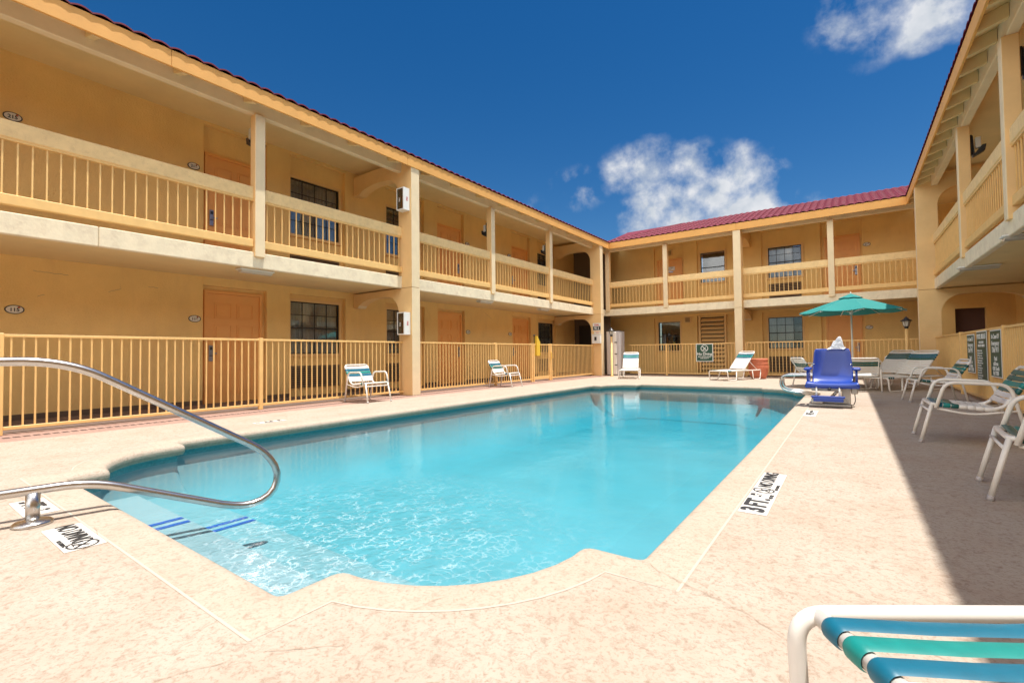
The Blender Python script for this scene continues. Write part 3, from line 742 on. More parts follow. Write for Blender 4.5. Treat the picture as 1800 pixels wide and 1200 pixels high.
# louvred service opening
mb = MB(); BW.box(mb, -4.93, -4.03, 1.905, 1.916, 0.12, 2.29, mi=1)
for k in range(13): BW.poly(mb, [(1.80, 0.16+k*0.163), (1.903, 0.25+k*0.163), (1.903, 0.29+k*0.163), (1.80, 0.20+k*0.163)], -4.91, -4.05)
BW.box(mb, -5.0, -4.93, 1.80, 1.916, 0.1, 2.36); BW.box(mb, -4.03, -3.96, 1.80, 1.916, 0.1, 2.36)
BW.part('louvre', mb, ['trim_tan', 'dark_gap'])
for uu, zz in ((-5.46, 2.10), (-6.17, 4.99)):
    mb = MB(); BW.box(mb, uu-0.13, uu+0.13, 1.89, 1.918, zz, zz+0.26); BW.box(mb, uu-0.09, uu+0.09, 1.875, 1.889, zz+0.04, zz+0.22, mi=1)
    for k in range(4): BW.box(mb, uu-0.09, uu+0.09, 1.865, 1.875, zz+0.05+k*0.045, zz+0.07+k*0.045)
    BW.part('vent', mb, ['trim_tan', 'dark_gap'])
BW.fin(-3.26, -3.02)
BW.posts([-5.75, -0.42, -8.16])
for a, b in ((-8.075, -5.835), (-5.665, -3.26), (-3.02, -0.505), (-0.335, 1.79)): BW.railing(a, b)
BW.fascia_beam([(-8.27, -3.26), (-3.02, 1.81)])
BW.slab(-8.36, 1.91)
BW.eave(-8.27, 1.81, 0.9, -7.4, (-3.14,), ceiling_u=(-8.2, 1.8), mitre0=0.33, mitre1=0.34)
BW.roof(-8.27-0.4+0.36, 1.9, cut0=0.0, pitch=0.205)

# ---- right wing
RW = Wing('motel_wing', 'two-storey ochre motel wing at the right with shaded patio in front', lambda u, d: (1.81+d, u), 'motel wings around the pool')
r_bays = [(-8.0, 1.2, 1.81), (1.2, 2.4, 1.92), (2.4, 2.9, 1.81), (2.9, 4.3, 1.92), (4.3, 6.6, 1.81), (6.6, 8.0, 1.92), (8.0, 8.5, 1.81), (8.5, 9.7, 1.92), (9.7, 12.3, 1.81), (12.3, 13.5, 1.92), (13.5, 14.0, 1.81), (14.0, 15.4, 1.92), (15.4, 20.3, 1.81)]
rw = [(2.98, 4.22), (6.68, 7.92), (14.08, 15.32)]
RW.walls(r_bays, 0.0, 2.46, 2.30, [(a, b, 0.96, 2.15) for a, b in rw]); RW.walls(r_bays, 2.67, 5.56, 5.44, [(a, b, 3.68, 4.96) for a, b in rw])
for z, zt in ((0.0, 2.22), (2.67, 4.93)):
    RW.door(1.25, 2.35, z, zt); RW.door(8.55, 9.65, z, zt); RW.door(12.35, 13.45, z, zt)
for a, b in rw:
    RW.window(a, b, 0.96, 2.15); RW.window(a, b, 3.68, 4.96)
RW.fin(16.13, 16.37)
RW.fin(6.2, 6.44)
RW.posts([12.25, 9.05, 3.2, 0.0])
for a, b in ((12.335, 16.13), (9.135, 12.165), (6.44, 8.965), (3.285, 6.2), (0.085, 3.115), (-8, -0.085)): RW.railing(a, b)
RW.fascia_beam([(-8, 6.2), (6.44, 16.13), (16.37, 18.3)])
RW.slab(-8, 20.1)
RW.eave(-8.0, 18.6, 0.61, -7.7, (3.9, 9.0, 13.1), ceiling_u=(-8, 20.1), mitre1=0.66)
RW.roof(-8.0, 18.6, cut1=0.93)
# end wall of the passage behind the near arch, with a brown double door
mb = MB(); RW.box(mb, 18.0, 18.2, 0.10, 0.62, 0.0, 2.46)
RW.box(mb, 18.0, 18.2, 1.25, 1.81, 0.0, 2.46); RW.box(mb, 18.0, 18.2, 0.62, 1.25, 2.02, 2.46)
RW.part('passage_or_added_wall', mb, 'wall_ochre')
RW.part('passage_door', RW.box(MB(), 18.201, 18.24, 0.60, 1.28, 0.0, 2.05), 'door_brown')
# dark breezeway beyond the far left arch

# ---------------------------------------------------------------- pool fence
def picket_run(t, p0, dirv, L, z0=0.10, z1=1.178):
    n = int(L/0.1067); off = (L-(n-1)*0.1067)/2; proto = None
    for i in range(n):
        q = off+i*0.1067; loc = (p0[0]+dirv[0]*q, p0[1]+dirv[1]*q, 0)
        if proto is None:
            proto = obj('picket', MB().bbox(-0.0095, 0.0095, -0.0095, 0.0095, z0, z1, 0.002), 'metal_gold', t); proto.location = loc
        else: link_copy(proto, loc, t)
def fence(x0, y0, x1, y1, posts, label, name='pool_fence', cat='fence', group='fence panels round the pool', gate=False):
    d = Vector((x1-x0, y1-y0, 0)); L = d.length; d.normalize()
    t = thing(name, label, cat, (x0, y0, 0), 0, group)
    ang = math.atan2(d.y, d.x); Mz = Matrix.Rotation(ang, 4, 'Z')
    h0 = 0.10 if not gate else 0.16
    obj('top_rail', MB().bbox(0, L, -0.018, 0.018, 1.178, 1.212, 0.003).xf(Mz), 'metal_gold', t)
    obj('bottom_rail', MB().bbox(0, L, -0.016, 0.016, h0-0.04 if not gate else 0.06, h0, 0.003).xf(Mz), 'metal_gold', t)
    cuts = [0.0]+sorted(posts)+[L]
    for p in posts:
        o = obj('post', MB().bbox(-0.032, 0.032, -0.032, 0.032, 0, 1.225, 0.005), 'metal_gold', t); o.location = tuple(d*p)
    for a, b in zip(cuts, cuts[1:]):
        picket_run(t, tuple(d*(a+0.01)), d, b-a-0.02, z0=h0)
    return t
FL = -8.27
fence(FL, -3.0, FL, 7.26, [0.9, 4.0, 7.07], 'gold picket fence run in front of doors 115 and 116')
fence(FL, 7.48, FL, 12.62, [3.22, 5.105], 'gold picket fence run right of the first arched pillar, behind the small chair')
g_ = fence(FL, 12.66, FL, 13.72, [0.03, 1.03], 'gold pool gate with tall yellow latch box', 'pool_gate', 'gate', None, True)
obj('latch_box', MB().prism([(0.16, 0.83), (0.36, 0.83), (0.36, 1.27), (0.20, 1.47), (0.16, 1.47)], 'x', -0.03, 0.06), 'latch_yellow', g_)
obj('latch_knob', MB().lathe([(0.012, 1.22), (0.012, 1.46), (0.035, 1.47), (0.035, 1.50), (0.0, 1.52)], 0.0, 0.10, 12), 'black_metal', g_)
obj('handle', MB().tube(fillet([(0.02, 1.05, 0.95), (0.07, 1.05, 0.93), (0.07, 1.05, 0.72), (0.02, 1.05, 0.68)], 0.03), 0.012), 'latch_yellow', g_)
fence(FL, 13.74, FL, 17.14, [0.05], 'gold picket fence run between the gate and the far arched pillar')
fence(-7.25, 18.3, -3.27, 18.3, [1.48], 'gold picket fence run under the far wing, carrying the no diving sign')
fence(-3.01, 18.3, 1.78, 18.3, [0.03, 2.4], 'gold picket fence run behind the teal umbrella')
fence(1.80, 16.12, 1.80, 6.46, [3.36, 6.58], 'gold picket fence run at the right, carrying three green signs')
fence(1.80, 6.18, 1.80, -3.0, [0.03, 3.1, 6.2], 'gold picket fence run beside the nearest armchairs', )

# ---------------------------------------------------------------- signs on the buildings
def plaque(num, loc, facing, label):
    """oval room-number plaque; facing: 'x' faces +X, 'y' faces -Y"""
    t = thing('room_number_sign', label, 'sign', loc, 0, 'oval room number signs')
    M = basis((0, -1, 0) if False else ((0, 1, 0) if facing == 'x' else (1, 0, 0)), (0, 0, 1), (0, 0, 0))
    if facing == '-x': M = basis((0, -1, 0), (0, 0, 1), (0, 0, 0))
    a, b = 0.105, 0.066; n = 32
    el = [(a*math.cos(2*math.pi*i/n), b*math.sin(2*math.pi*i/n)) for i in range(n)]
    el2 = [(x*0.86, y*0.84) for x, y in el]
    obj('sign_rim', MB().prism(el, 'z', 0.0, 0.010).xf(M), 'frame_dark', t)
    obj('sign_face', MB().prism(el2, 'z', 0.0101, 0.014).xf(M), 'plaque', t)
    obj('flower_mark', MB().lathe([(0.0, 0.0), (0.016, 0.0), (0.0, 0.002)], 0.045, 0.033, 10).xf(M @ Matrix.Translation((0, 0, 0.0145))), 'terracotta', t)
    lettering('lettering', num, 0.072, 'ink', t, M @ Matrix.Translation((0, -0.006, 0.0145)), bold=0.002)
    return t
for num, y, z, lb in (('115', 1.36, 1.65, 'oval number 115 sign on the lower ochre wall'), ('116', 3.73, 1.64, 'oval number 116 sign left of the lower orange door'),
                      ('215', 1.31, 4.53, 'oval number 215 sign on the balcony wall, half behind the rail'), ('216', 3.70, 4.55, 'oval number 216 sign left of the balcony door'),
                      ('117', 11.60, 1.63, 'oval number 117 sign right of the second lower door'), ('118', 13.93, 1.63, 'oval number 118 sign left of the third lower door'),
                      ('217', 11.60, 4.5, 'oval number 217 sign right of the second balcony door'), ('218', 13.93, 4.5, 'oval number 218 sign left of the third balcony door')):
    plaque(num, (-10.079, y, z), 'x', lb)
plaque('119', (0.56, 20.109, 1.66), 'y', 'oval room sign on the far lower wall near the umbrella')
plaque('219', (0.56, 20.109, 4.50), 'y', 'oval room sign on the far balcony wall right of the door')

def cabinet_fire(y, z, label, txt):
    t = thing('fire_extinguisher_cabinet', label, 'fire cabinet', (-8.12, y, z), 0, 'fire extinguisher cabinets on the pillar')
    w, dp, h = 0.235, 0.17, 0.50; mb = MB()
    x0, x1 = -w/2, w/2; e = 0.022
    mb.box(x0, x1, 0.0, -0.0-0.012, 0, h) ; 
    mb.box(x0, x0+0.012, -dp, -0.0121, 0, h).box(x1-0.012, x1, -dp, -0.0121, 0, h).box(x0+0.0121, x1-0.0121, -dp, -0.0121, 0, 0.012).box(x0+0.0121, x1-0.0121, -dp, -0.0121, h-0.012, h)
    obj('cabinet_body', mb, 'sign_white', t)
    fr = MB().box(x0, x1, -dp-0.014, -dp-0.001, 0, e).box(x0, x1, -dp-0.014, -dp-0.001, h-e, h).box(x0, x0+e, -dp-0.014, -dp-0.001, e, h-e).box(x1-e, x1, -dp-0.014, -dp-0.001, e, h-e)
    dr = obj('door', fr, 'sign_white', t); obj('pane', MB().box(x0+e, x1-e, -dp-0.008, -dp-0.004, e, h-e), 'window_glass', dr)
    obj('fire_extinguisher', MB().lathe([(0.0, 0.03), (0.05, 0.035), (0.055, 0.06), (0.055, 0.30), (0.03, 0.35), (0.012, 0.37), (0.012, 0.40), (0.03, 0.41), (0.03, 0.43), (0.0, 0.44)], 0.01, -0.09, 16), 'ink_red', t)
    lettering('lettering', txt, 0.052, 'ink_red', t, basis((0, 0, -1), (0, 1, 0), (x1+0.0015, -dp/2, h/2)), bold=0.001)
    lettering('lettering', 'FIRE', 0.05, 'sign_white', t, basis((0, 0, -1), (1, 0, 0), (-0.02, -dp-0.0155, h/2-0.02)), bold=0.001)
    return t
cabinet_fire(7.249, 4.16, 'white fire extinguisher box on the pillar at balcony height', 'FIRE')
cabinet_fire(7.249, 1.36, 'white fire extinguisher box with glass front on the pillar above the pool fence', 'FIRE')

# emergency sign and phone box on the far pillar
t = thing('emergency_sign', 'small red and black call 911 sign above the phone box', 'sign', (-8.13, 17.119, 1.78))
obj('sign_face', MB().box(-0.17, 0.17, -0.008, -0.001, 0, 0.30), 'sign_white', t)
obj('black_panel', MB().box(-0.16, 0.16, -0.0095, -0.0081, 0.02, 0.17), 'ink', t)
lettering('lettering', 'DIAL', 0.10, 'ink_red', t, basis((1, 0, 0), (0, 0, 1), (0, -0.0096, 0.225)), bold=0.003)
lettering('lettering', '911', 0.15, 'sign_white', t, basis((1, 0, 0), (0, 0, 1), (0.0, -0.0112, 0.09)), bold=0.003)
t = thing('phone_box', 'white emergency phone box on the far left pillar', 'phone', (-8.11, 17.119, 1.27))
obj('box_body', MB().bbox(-0.19, 0.17, -0.13, -0.001, 0, 0.36, 0.01), 'sign_white', t)
obj('handset', MB().box(-0.06, 0.02, -0.16, -0.1301, 0.12, 0.26), 'ink', t)
obj('cover', MB().box(-0.20, 0.18, -0.15, 0.0-0.001, 0.361, 0.375), 'sign_white', t)
t = thing('notice', 'small pale paper notice between the 911 sign and phone box', 'notice', (-8.12, 17.119, 1.66))
obj('sheet', MB().box(-0.13, 0.15, -0.004, -0.001, 0, 0.09), 'plaque', t)
lettering('lettering', 'EMERGENCY\nPHONE', 0.035, 'ink_red', t, basis((1, 0, 0), (0, 0, 1), (0.01, -0.006, 0.045)))

# no diving sign on the far fence
def no_symbol(cx, cy, r, z, th=0.14, diver=True):
    mb = MB(); n = 36; ri = r*(1-th)
    o_ = [(cx+r*math.cos(2*math.pi*i/n), cy+r*math.sin(2*math.pi*i/n)) for i in range(n)]
    i_ = [(cx+ri*math.cos(2*math.pi*i/n), cy+ri*math.sin(2*math.pi*i/n)) for i in range(n)]
    vs = [(x, y, z) for x, y in o_]+[(x, y, z) for x, y in i_]
    mb.add(vs, [(i, (i+1) % n, n+(i+1) % n, n+i) for i in range(n)])
    def bar(x0, y0, x1, y1, w, dz=0.0004):
        d = Vector((x1-x0, y1-y0, 0)).normalized(); nn = Vector((-d.y, d.x, 0))*w/2; a = Vector((x0, y0, z+dz)); b = Vector((x1, y1, z+dz))
        mb.add([a+nn, b+nn, b-nn, a-nn], [(0, 1, 2, 3)])
    q = ri*0.72; bar(cx-q, cy+q, cx+q, cy-q, r*th*1.1)
    if diver:
        bar(cx-r*0.40, cy-r*0.50, cx+r*0.36, cy+r*0.34, r*0.17, 0.0008); bar(cx-r*0.05, cy-r*0.1, cx+r*0.30, cy-r*0.30, r*0.12, 0.0012)
        bar(cx-r*0.62, cy-r*0.62+r*0.1, cx+r*0.2, cy-r*0.55, r*0.07, 0.0016)
    return mb
t = thing('no_diving_sign', 'square dark green No Diving sign on the far fence', 'sign', (-4.36, 18.265, 0.62))
obj('sign_border', MB().box(-0.30, 0.30, -0.010, -0.001, -0.09, 0.57), 'sign_white', t)
obj('sign_face', MB().box(-0.275, 0.275, -0.0125, -0.0101, -0.065, 0.545), 'sign_green', t)
FM = basis((1, 0, 0), (0, 0, 1), (0, -0.0135, 0))
obj('no_diving_symbol', no_symbol(0, 0.40, 0.13, 0.0, 0.16).xf(FM), 'sign_white', t)
lettering('lettering', 'No Diving', 0.125, 'sign_white', t, FM @ Matrix.Translation((0, 0.19, 0)), bold=0.003)
lettering('lettering', 'NO LIFEGUARD\nON DUTY', 0.066, 'sign_white', t, FM @ Matrix.Translation((0, 0.06, 0)), bold=0.001, space=0.9)

# three tall green signs on the right fence
def tall_sign(y, w, z0, z1, label, rows, x=1.775):
    t = thing('pool_rules_sign', label, 'sign', (x, y, 0), 0, 'green pool signs on the fence')
    obj('sign_border', MB().box(-0.006, 0, -w/2, w/2, z0, z1), 'sign_white', t)
    obj('sign_face', MB().box(-0.009, -0.0061, -w/2+0.018, w/2-0.018, z0+0.018, z1-0.018), 'sign_green', t)
    for txt, sz, z, al, sx in rows:
        yy = 0 if al == 'CENTER' else w/2-0.06
        lettering('lettering', txt, sz, 'sign_white', t, basis((0, -1, 0), (0, 0, 1), (-0.0105, yy, z)), align=al, sx=sx, bold=0.0015 if sz > 0.05 else 0)
    return t
tall_sign(11.70, 0.62, 0.46, 1.15, 'narrow green emergency shut off sign, farthest of the fence signs', [('In Case Of', .10, 1.06, 'CENTER', 1), ('Emergency', .10, .96, 'CENTER', 1), ('Dial 911', .12, .86, 'CENTER', 1), ('Pool', .09, .73, 'CENTER', 1), ('address', .09, .66, 'CENTER', 1), ('La Quinta', .08, .59, 'CENTER', 1), ('4201 S 77381', .085, .52, 'CENTER', 1)])
tall_sign(10.84, 0.72, 0.34, 1.185, 'tall green pool rules sign with many lines of text, middle of the fence signs', [('POOL RULES', .12, 1.09, 'CENTER', 0.9), ('POOL HOURS', .055, .995, 'CENTER', 1), ('10:00 AM - 10:00 PM', .055, .94, 'CENTER', 1)]+
          [(l_, .040, .86-i*.041, 'LEFT', 1) for i, l_ in enumerate(('No lifeguard on duty', 'Swim at your own risk', 'No diving or running', 'Shower before entering', 'No glass in pool area', 'Children under 14 must', 'be with an adult', 'No pets in pool area', 'No food or drink', 'Maximum load 24', 'Registered guests only', 'Keep gate closed'))])
tall_sign(9.92, 0.64, 0.46, 1.175, 'wide green in case of emergency sign, nearest of the fence signs', [('In Case Of', .10, 1.07, 'CENTER', 1), ('Emergency', .10, .97, 'CENTER', 1), ('Dial 911', .12, .87, 'CENTER', 1), ('Pool', .09, .74, 'CENTER', 1), ('address', .09, .665, 'CENTER', 1), ('4201 South', .085, .59, 'CENTER', 1), ('Rd 77381', .085, .52, 'CENTER', 1)])

# ---------------------------------------------------------------- depth markers let into the deck
def marker(x, y, rz, w, h, label, build):
    t = thing('depth_marker', label, 'pool marker', (x, y, 0.0), rz, 'depth markers on the deck')
    obj('tile', MB().box(-w/2, w/2, -h/2, h/2, 0.001, 0.005), 'tile_white', t)
    n = round(w/h) if w > h else 1
    build(t); return t
def L_(t, body, sz, x, y, **k): lettering('lettering', body, sz, 'ink', t, Matrix.Translation((x, y, 0.0075)), ext=0.0012, **k)
def mk_right(t):
    L_(t, '3', 0.16, -0.44, 0.0, bold=0.006, sx=0.95); L_(t, 'FT.', 0.16, -0.285, 0.0, bold=0.005, sx=0.9)
    L_(t, '.9', 0.085, -0.135, 0.03, bold=0.003); L_(t, 'METER', 0.030, -0.135, -0.052)
    obj('no_diving_symbol', no_symbol(0.0, 0.008, 0.062, 0.0072, 0.16), 'ink', t)
    L_(t, 'NO DIVING', 0.115, 0.30, 0.012, bold=0.001, sx=0.72); L_(t, 'NO DIVING', 0.026, 0.1, -0.058)
marker(-0.463, 3.41, R(90), 1.02, 0.145, 'white 3 FT depth marker set in the sunlit deck beside the pool', mk_right)
def mk_a(t):
    obj('no_diving_symbol', no_symbol(0.175, 0.0, 0.062, 0.0072, 0.14), 'ink', t)
    L_(t, 'NO DIVING', 0.115, -0.05, 0.008, sx=0.62); L_(t, 'NO DIVING', 0.024, 0.09, -0.062)
marker(-3.215, 0.652, 0, 0.47, 0.155, 'white NO DIVING marker on the deck below the steel handrail', mk_a)
def mk_b(t):
    L_(t, '3 FT.', 0.13, -0.06, 0.0, bold=0.004, sx=0.9); L_(t, '.9', 0.07, 0.13, 0.02, bold=0.002); L_(t, 'METER', 0.026, 0.14, -0.045)
marker(-4.07, 0.645, 0, 0.44, 0.155, 'white 3 FT marker on the deck behind the handrail post', mk_b)
def mk_c(t):
    L_(t, '4 FT.', 0.13, -0.10, 0.0, bold=0.004); L_(t, 'NO DIVING', 0.05, 0.18, 0.0)
marker(-0.475, 7.95, R(90), 0.75, 0.15, 'small white depth marker on the deck in front of the blue lift chair', mk_c)
def mk_d(t):
    L_(t, '3', 0.12, -0.13, 0.0, bold=0.002); L_(t, 'FT', 0.12, 0.02, 0.0, bold=0.002); L_(t, 'M', 0.06, 0.16, 0.0)
marker(-6.55, 3.35, R(-90), 0.42, 0.14, 'worn depth marker on the left edge of the pool', mk_d)

# ---------------------------------------------------------------- handrails
S10, C10 = math.sin(R(10)), math.cos(R(10))
t = thing('pool_handrail', 'polished steel handrail bending down into the near end of the pool', 'handrail', (-3.65, 0.574, 0), R(-10))
pts = fillet([(0, -1.30, 0.03), (0, -1.30, 0.885), (0, 0.13, 0.893), (0, 1.077, 0.286)], 0.20, 10)
pts += [Vector((0, a, z)) for a, z in ((1.125, 0.250), (1.170, 0.208), (1.208, 0.160), (1.238, 0.108), (1.255, 0.052), (1.254, -0.005), (1.236, -0.056), (1.200, -0.096), (1.150, -0.122), (1.09, -0.134), (1.03, -0.132), (0.97, -0.118))]
pts += fillet([(0, 0.90, -0.095), (0, 0.235, 0.187), (0, -1.28, 0.187)], 0.14, 8)
obj('rail', MB().tube(pts, 0.0245, 18), 'steel', t)
obj('support_post', MB().tube([(0, 0, 0.01), (0, 0, 0.175)], 0.030, 20), 'steel', t)
for yy in (0, -1.30):
    fl = obj('flange', MB().lathe([(0.085, 0.002), (0.085, 0.014), (0.072, 0.024), (0.040, 0.030), (0.032, 0.034)], 0, yy, 28), 'steel', t)
t = thing('pool_ladder_rail', 'pair of bent steel grab rails at the far right corner of the pool', 'handrail', (-0.55, 10.9, 0), 0)
for k, yy in enumerate((0.0, 0.42)):
    q = fillet([(0.42, yy, 0.02), (0.42, yy, 0.42), (-0.60, yy, 0.41), (-0.60, yy, 0.12), (0.05, yy-0.12, 0.02)], 0.17, 8)
    obj('rail', MB().tube(q, 0.0245, 14), 'steel', t)

# ---------------------------------------------------------------- strap furniture
def strap(parent, p0, p1, q0, q1, w, matn, r=0.0165, along=None, name='strap'):
    """a vinyl strap from side rail point p to side rail point q, wrapped over both tubes. p0->p1 runs along the rail."""
    A = Vector(p0); B = Vector(q0); d = Vector(along).normalized(); x = (B-A).normalized(); n = x.cross(d).normalized()
    if n.z < 0: n = -n
    mb = MB(); K = 10; rr = r+0.004; prof = []
    for k in range(K+1):                                      # wrap under the left tube, over it and across
        a = math.pi*1.45-(math.pi*1.45-math.pi/2)*k/K; prof.append(A+x*math.cos(a)*rr+n*math.sin(a)*rr)
    for s_ in (0.25, 0.5, 0.75): prof.append((A+n*rr).lerp(B+n*rr, s_)-n*0.012*math.sin(math.pi*s_))
    for k in range(K+1):
        a = math.pi/2-(math.pi*0.95)*k/K; prof.append(B+x*math.cos(a)*rr+n*math.sin(a)*rr)
    h = w/2; bul = 0.0012; m_ = len(prof); vs = []
    for i, p in enumerate(prof):
        i0 = max(i-1, 0); i1 = min(i+1, m_-1); tg = (prof[i1]-prof[i0]).normalized(); nn = d.cross(tg).normalized()
        c = A if i <= K else (B if i >= m_-K-1 else None)
        if c is not None and nn.dot(p-c) < 0: nn = -nn
        if c is None and nn.dot(n) < 0: nn = -nn
        for s_, o_ in ((-h, -0.002), (-h*0.7, bul), (0, bul*1.2), (h*0.7, bul), (h, -0.002)): vs.append(p+d*s_+nn*o_)
    mb.add(vs, [(i*5+j, i*5+j+1, (i+1)*5+j+1, (i+1)*5+j) for i in range(m_-1) for j in range(4)], 0, True)
    return obj(name, mb, matn, parent)
def rail_straps(parent, path, half0, half1, n, w, cols, r=0.0165):
    """n straps across a bed whose side rails run along path (list of (y,z)); half widths at start and end"""
    P = [Vector((0, y, z)) for y, z in path]; seg = [(P[i+1]-P[i]).length for i in range(len(P)-1)]; L = sum(seg)
    for k in range(n):
        s_ = (k+0.5)/n*L; i = 0; acc = 0
        while i < len(seg)-1 and acc+seg[i] < s_: acc += seg[i]; i += 1
        tt = (s_-acc)/seg[i]; c = P[i].lerp(P[i+1], tt); d = P[i+1]-P[i]; hw = half0+(half1-half0)*(s_/L)
        strap(parent, (-hw, c.y, c.z), None, (hw, c.y, c.z), None, w, cols[k], r, along=d)
def armchair(label, seat_cols, back_cols, loc, rz):
    t = thing('strap_armchair', label, 'armchair', loc, rz, 'white tubular strap armchairs')
    r = 0.0155; hw = 0.255
    sf = [(-hw, 0.29, 0.375), (hw, 0.29, 0.375), (hw, -0.17, 0.335), (-hw, -0.17, 0.335)]
    P = [Vector(p) for p in sf]; out = []
    for i in range(4):
        p = P[i]; a = (P[i-1]-p).normalized()*0.05; b = (P[(i+1) % 4]-p).normalized()*0.05
        for k in range(6): s_ = k/5; out.append((1-s_)**2*(p+a)+2*s_*(1-s_)*p+s_*s_*(p+b))
    obj('seat_frame', MB().tube(out, r, 10, closed=True), 'white_tube', t)
    bk = fillet([(-hw, -0.10, 0.342), (-hw, -0.20, 0.36), (-hw-0.0, -0.42, 0.715), (hw, -0.42, 0.715), (hw, -0.20, 0.36), (hw, -0.10, 0.342)], 0.06, 6)
    obj('back_frame', MB().tube(bk, r, 10), 'white_tube', t)
    for sx in (-1, 1):
        x = sx*(hw+0.034)
        arm = fillet([(x, 0.26, 0.34), (x, 0.19, 0.585), (x, -0.24, 0.570), (x, -0.36, 0.012)], 0.085, 8)
        a_ = obj('arm', MB().tube(arm, r, 10), 'white_tube', t)
        obj('foot_cap', MB().tube([(x, -0.363, 0.0), (x, -0.356, 0.03)], r+0.002, 10), 'cabinet_grey', a_)
        l_ = obj('leg', MB().tube([(sx*(hw-0.004), 0.285, 0.372), (sx*(hw+0.01), 0.375, 0.012)], r, 10), 'white_tube', t)
        obj('foot_cap', MB().tube([(sx*(hw+0.01), 0.378, 0.0), (sx*(hw+0.009), 0.370, 0.03)], r+0.002, 10), 'cabinet_grey', l_)
        obj('side_brace', MB().tube(fillet([(x-sx*0.02, 0.25, 0.335), (x-sx*0.01, 0.02, 0.285), (x, -0.295, 0.34)], 0.12, 6), 0.010, 8), 'white_tube', t)
    obj('stretcher', MB().tube([(-hw, 0.31, 0.315), (hw, 0.31, 0.315)], 0.010, 8), 'white_tube', t)
    rail_straps(t, [(0.265, 0.373), (-0.13, 0.338)], hw, hw, len(seat_cols), 0.052, seat_cols)
    rail_straps(t, [(-0.22, 0.385), (-0.405, 0.685)], hw, hw, len(back_cols), 0.052, back_cols)
    return t
Wt, Te, Bl, Gr = 'strap_white', 'strap_teal', 'strap_blue', 'strap_green'
CH = [('white strap armchair with teal bands, sunlit left of the first pillar', [Bl, Te, Wt, Wt, Wt, Wt, Wt], [Wt, Wt, Bl, Te, Bl, Wt], (-7.74, 5.90, 0), R(-93)),
      ('small white strap armchair with teal band near the pool gate', [Gr, Bl, Wt, Wt, Wt, Wt, Wt], [Wt, Wt, Gr, Te, Bl, Wt], (-7.80, 10.55, 0), R(-86)),
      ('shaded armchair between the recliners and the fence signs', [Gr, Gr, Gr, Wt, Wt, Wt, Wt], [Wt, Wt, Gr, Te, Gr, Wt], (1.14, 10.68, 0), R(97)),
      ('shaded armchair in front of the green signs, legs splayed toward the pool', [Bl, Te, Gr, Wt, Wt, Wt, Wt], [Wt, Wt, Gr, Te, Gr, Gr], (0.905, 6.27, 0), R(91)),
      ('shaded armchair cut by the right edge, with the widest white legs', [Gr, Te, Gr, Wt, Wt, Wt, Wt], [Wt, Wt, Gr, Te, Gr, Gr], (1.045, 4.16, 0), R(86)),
      ('shaded armchair just behind the right side of the blue lift', [Wt]*7, [Wt, Wt, Wt, Gr, Gr, Wt], (0.22, 12.9, 0), R(3)),
      ('armchair glimpsed left of the blue lift, mostly hidden', [Wt]*7, [Wt, Wt, Gr, Gr, Wt, Wt], (-0.72, 13.6, 0), R(-55)),
      ('empty armchair against the far fence, behind the two recliners', [Wt]*7, [Wt]*6, (0.85, 16.6, 0), R(150))]
for lb, sc, bc, loc, rz in CH: armchair(lb, sc, bc, loc, rz)

def chaise(label, loc, rz, bed_h=0.30, back_deg=48, foot_cols=(Bl, Te, Bl), back_band=(Bl, Te, Bl), L0=0.92, hinge=-0.18, head=-0.85, hw=0.29, group='white strap chaise loungers', straps=0.050, pitch=0.060, first=0.042):
    t = thing('strap_chaise', label, 'sun lounger', loc, rz, group)
    r = 0.0165; h = bed_h
    out = fillet([(-hw, L0, h-0.01), (-hw, head, h), (hw, head, h), (hw, L0, h-0.01)], 0.07, 6)
    obj('bed_frame', MB().tube(out, r, 14), 'white_tube', t)
    xo = hw+0.045
    q = fillet([(-hw, L0-0.46, h-0.012), (-xo, L0-0.40, 0.016), (-xo, L0-0.03, 0.016), (-xo, L0, h-0.008), (xo, L0, h-0.008), (xo, L0-0.03, 0.016), (xo, L0-0.40, 0.016), (hw, L0-0.46, h-0.012)], 0.06, 7)
    obj('foot_end_leg', MB().tube(q, r, 14), 'white_tube', t)
    ca, sa_ = math.cos(R(back_deg)), math.sin(R(back_deg)); BL = 0.80
    top = (hinge-BL*ca, h+0.01+BL*sa_)
    bk = fillet([(-hw+0.035, hinge, h+0.01), (-hw+0.035, top[0], top[1]), (hw-0.035, top[0], top[1]), (hw-0.035, hinge, h+0.01)], 0.07, 6)
    bf_ = obj('back_frame', MB().tube(bk, r, 12), 'white_tube', t)
    for sx in (-1, 1):
        x = sx*(hw+0.002)
        for (a, b) in ((head+0.45, head+0.035),):
            lg = fillet([(x, a, h-0.012), (sx*(hw+0.006), a-0.05, 0.016), (sx*(hw+0.006), b+0.05, 0.016), (x, b, h-0.012)], 0.06, 6)
            obj('sled_leg', MB().tube(lg, r*0.9, 10), 'white_tube', t)
        pr = [(sx*(hw-0.035), hinge-0.38*ca, h+0.01+0.38*sa_), (sx*(hw-0.02), hinge-0.62, h+0.01)]
        obj('back_strut', MB().tube(pr, 0.008, 8), 'white_tube', t)
    for yy in (hinge+0.05,): obj('cross_bar', MB().tube([(-hw, yy, h-0.02), (hw, yy, h-0.02)], 0.011, 8), 'white_tube', t)
    n = int((L0-first-hinge)/pitch); cols = list(foot_cols)+[Wt]*(n-len(foot_cols))
    rail_straps(t, [(L0-first, h-0.009), (hinge+0.02, h)], hw, hw, n, straps, cols, r)
    nb = 11; cb = [Wt]*(nb-1-len(back_band))+list(back_band)+[Wt]
    rail_straps(t, [(hinge-0.03, h+0.04), (top[0]+0.05*ca, top[1]-0.05*sa_)], hw-0.035, hw-0.035, nb, straps+0.008, cb, r)
    return t
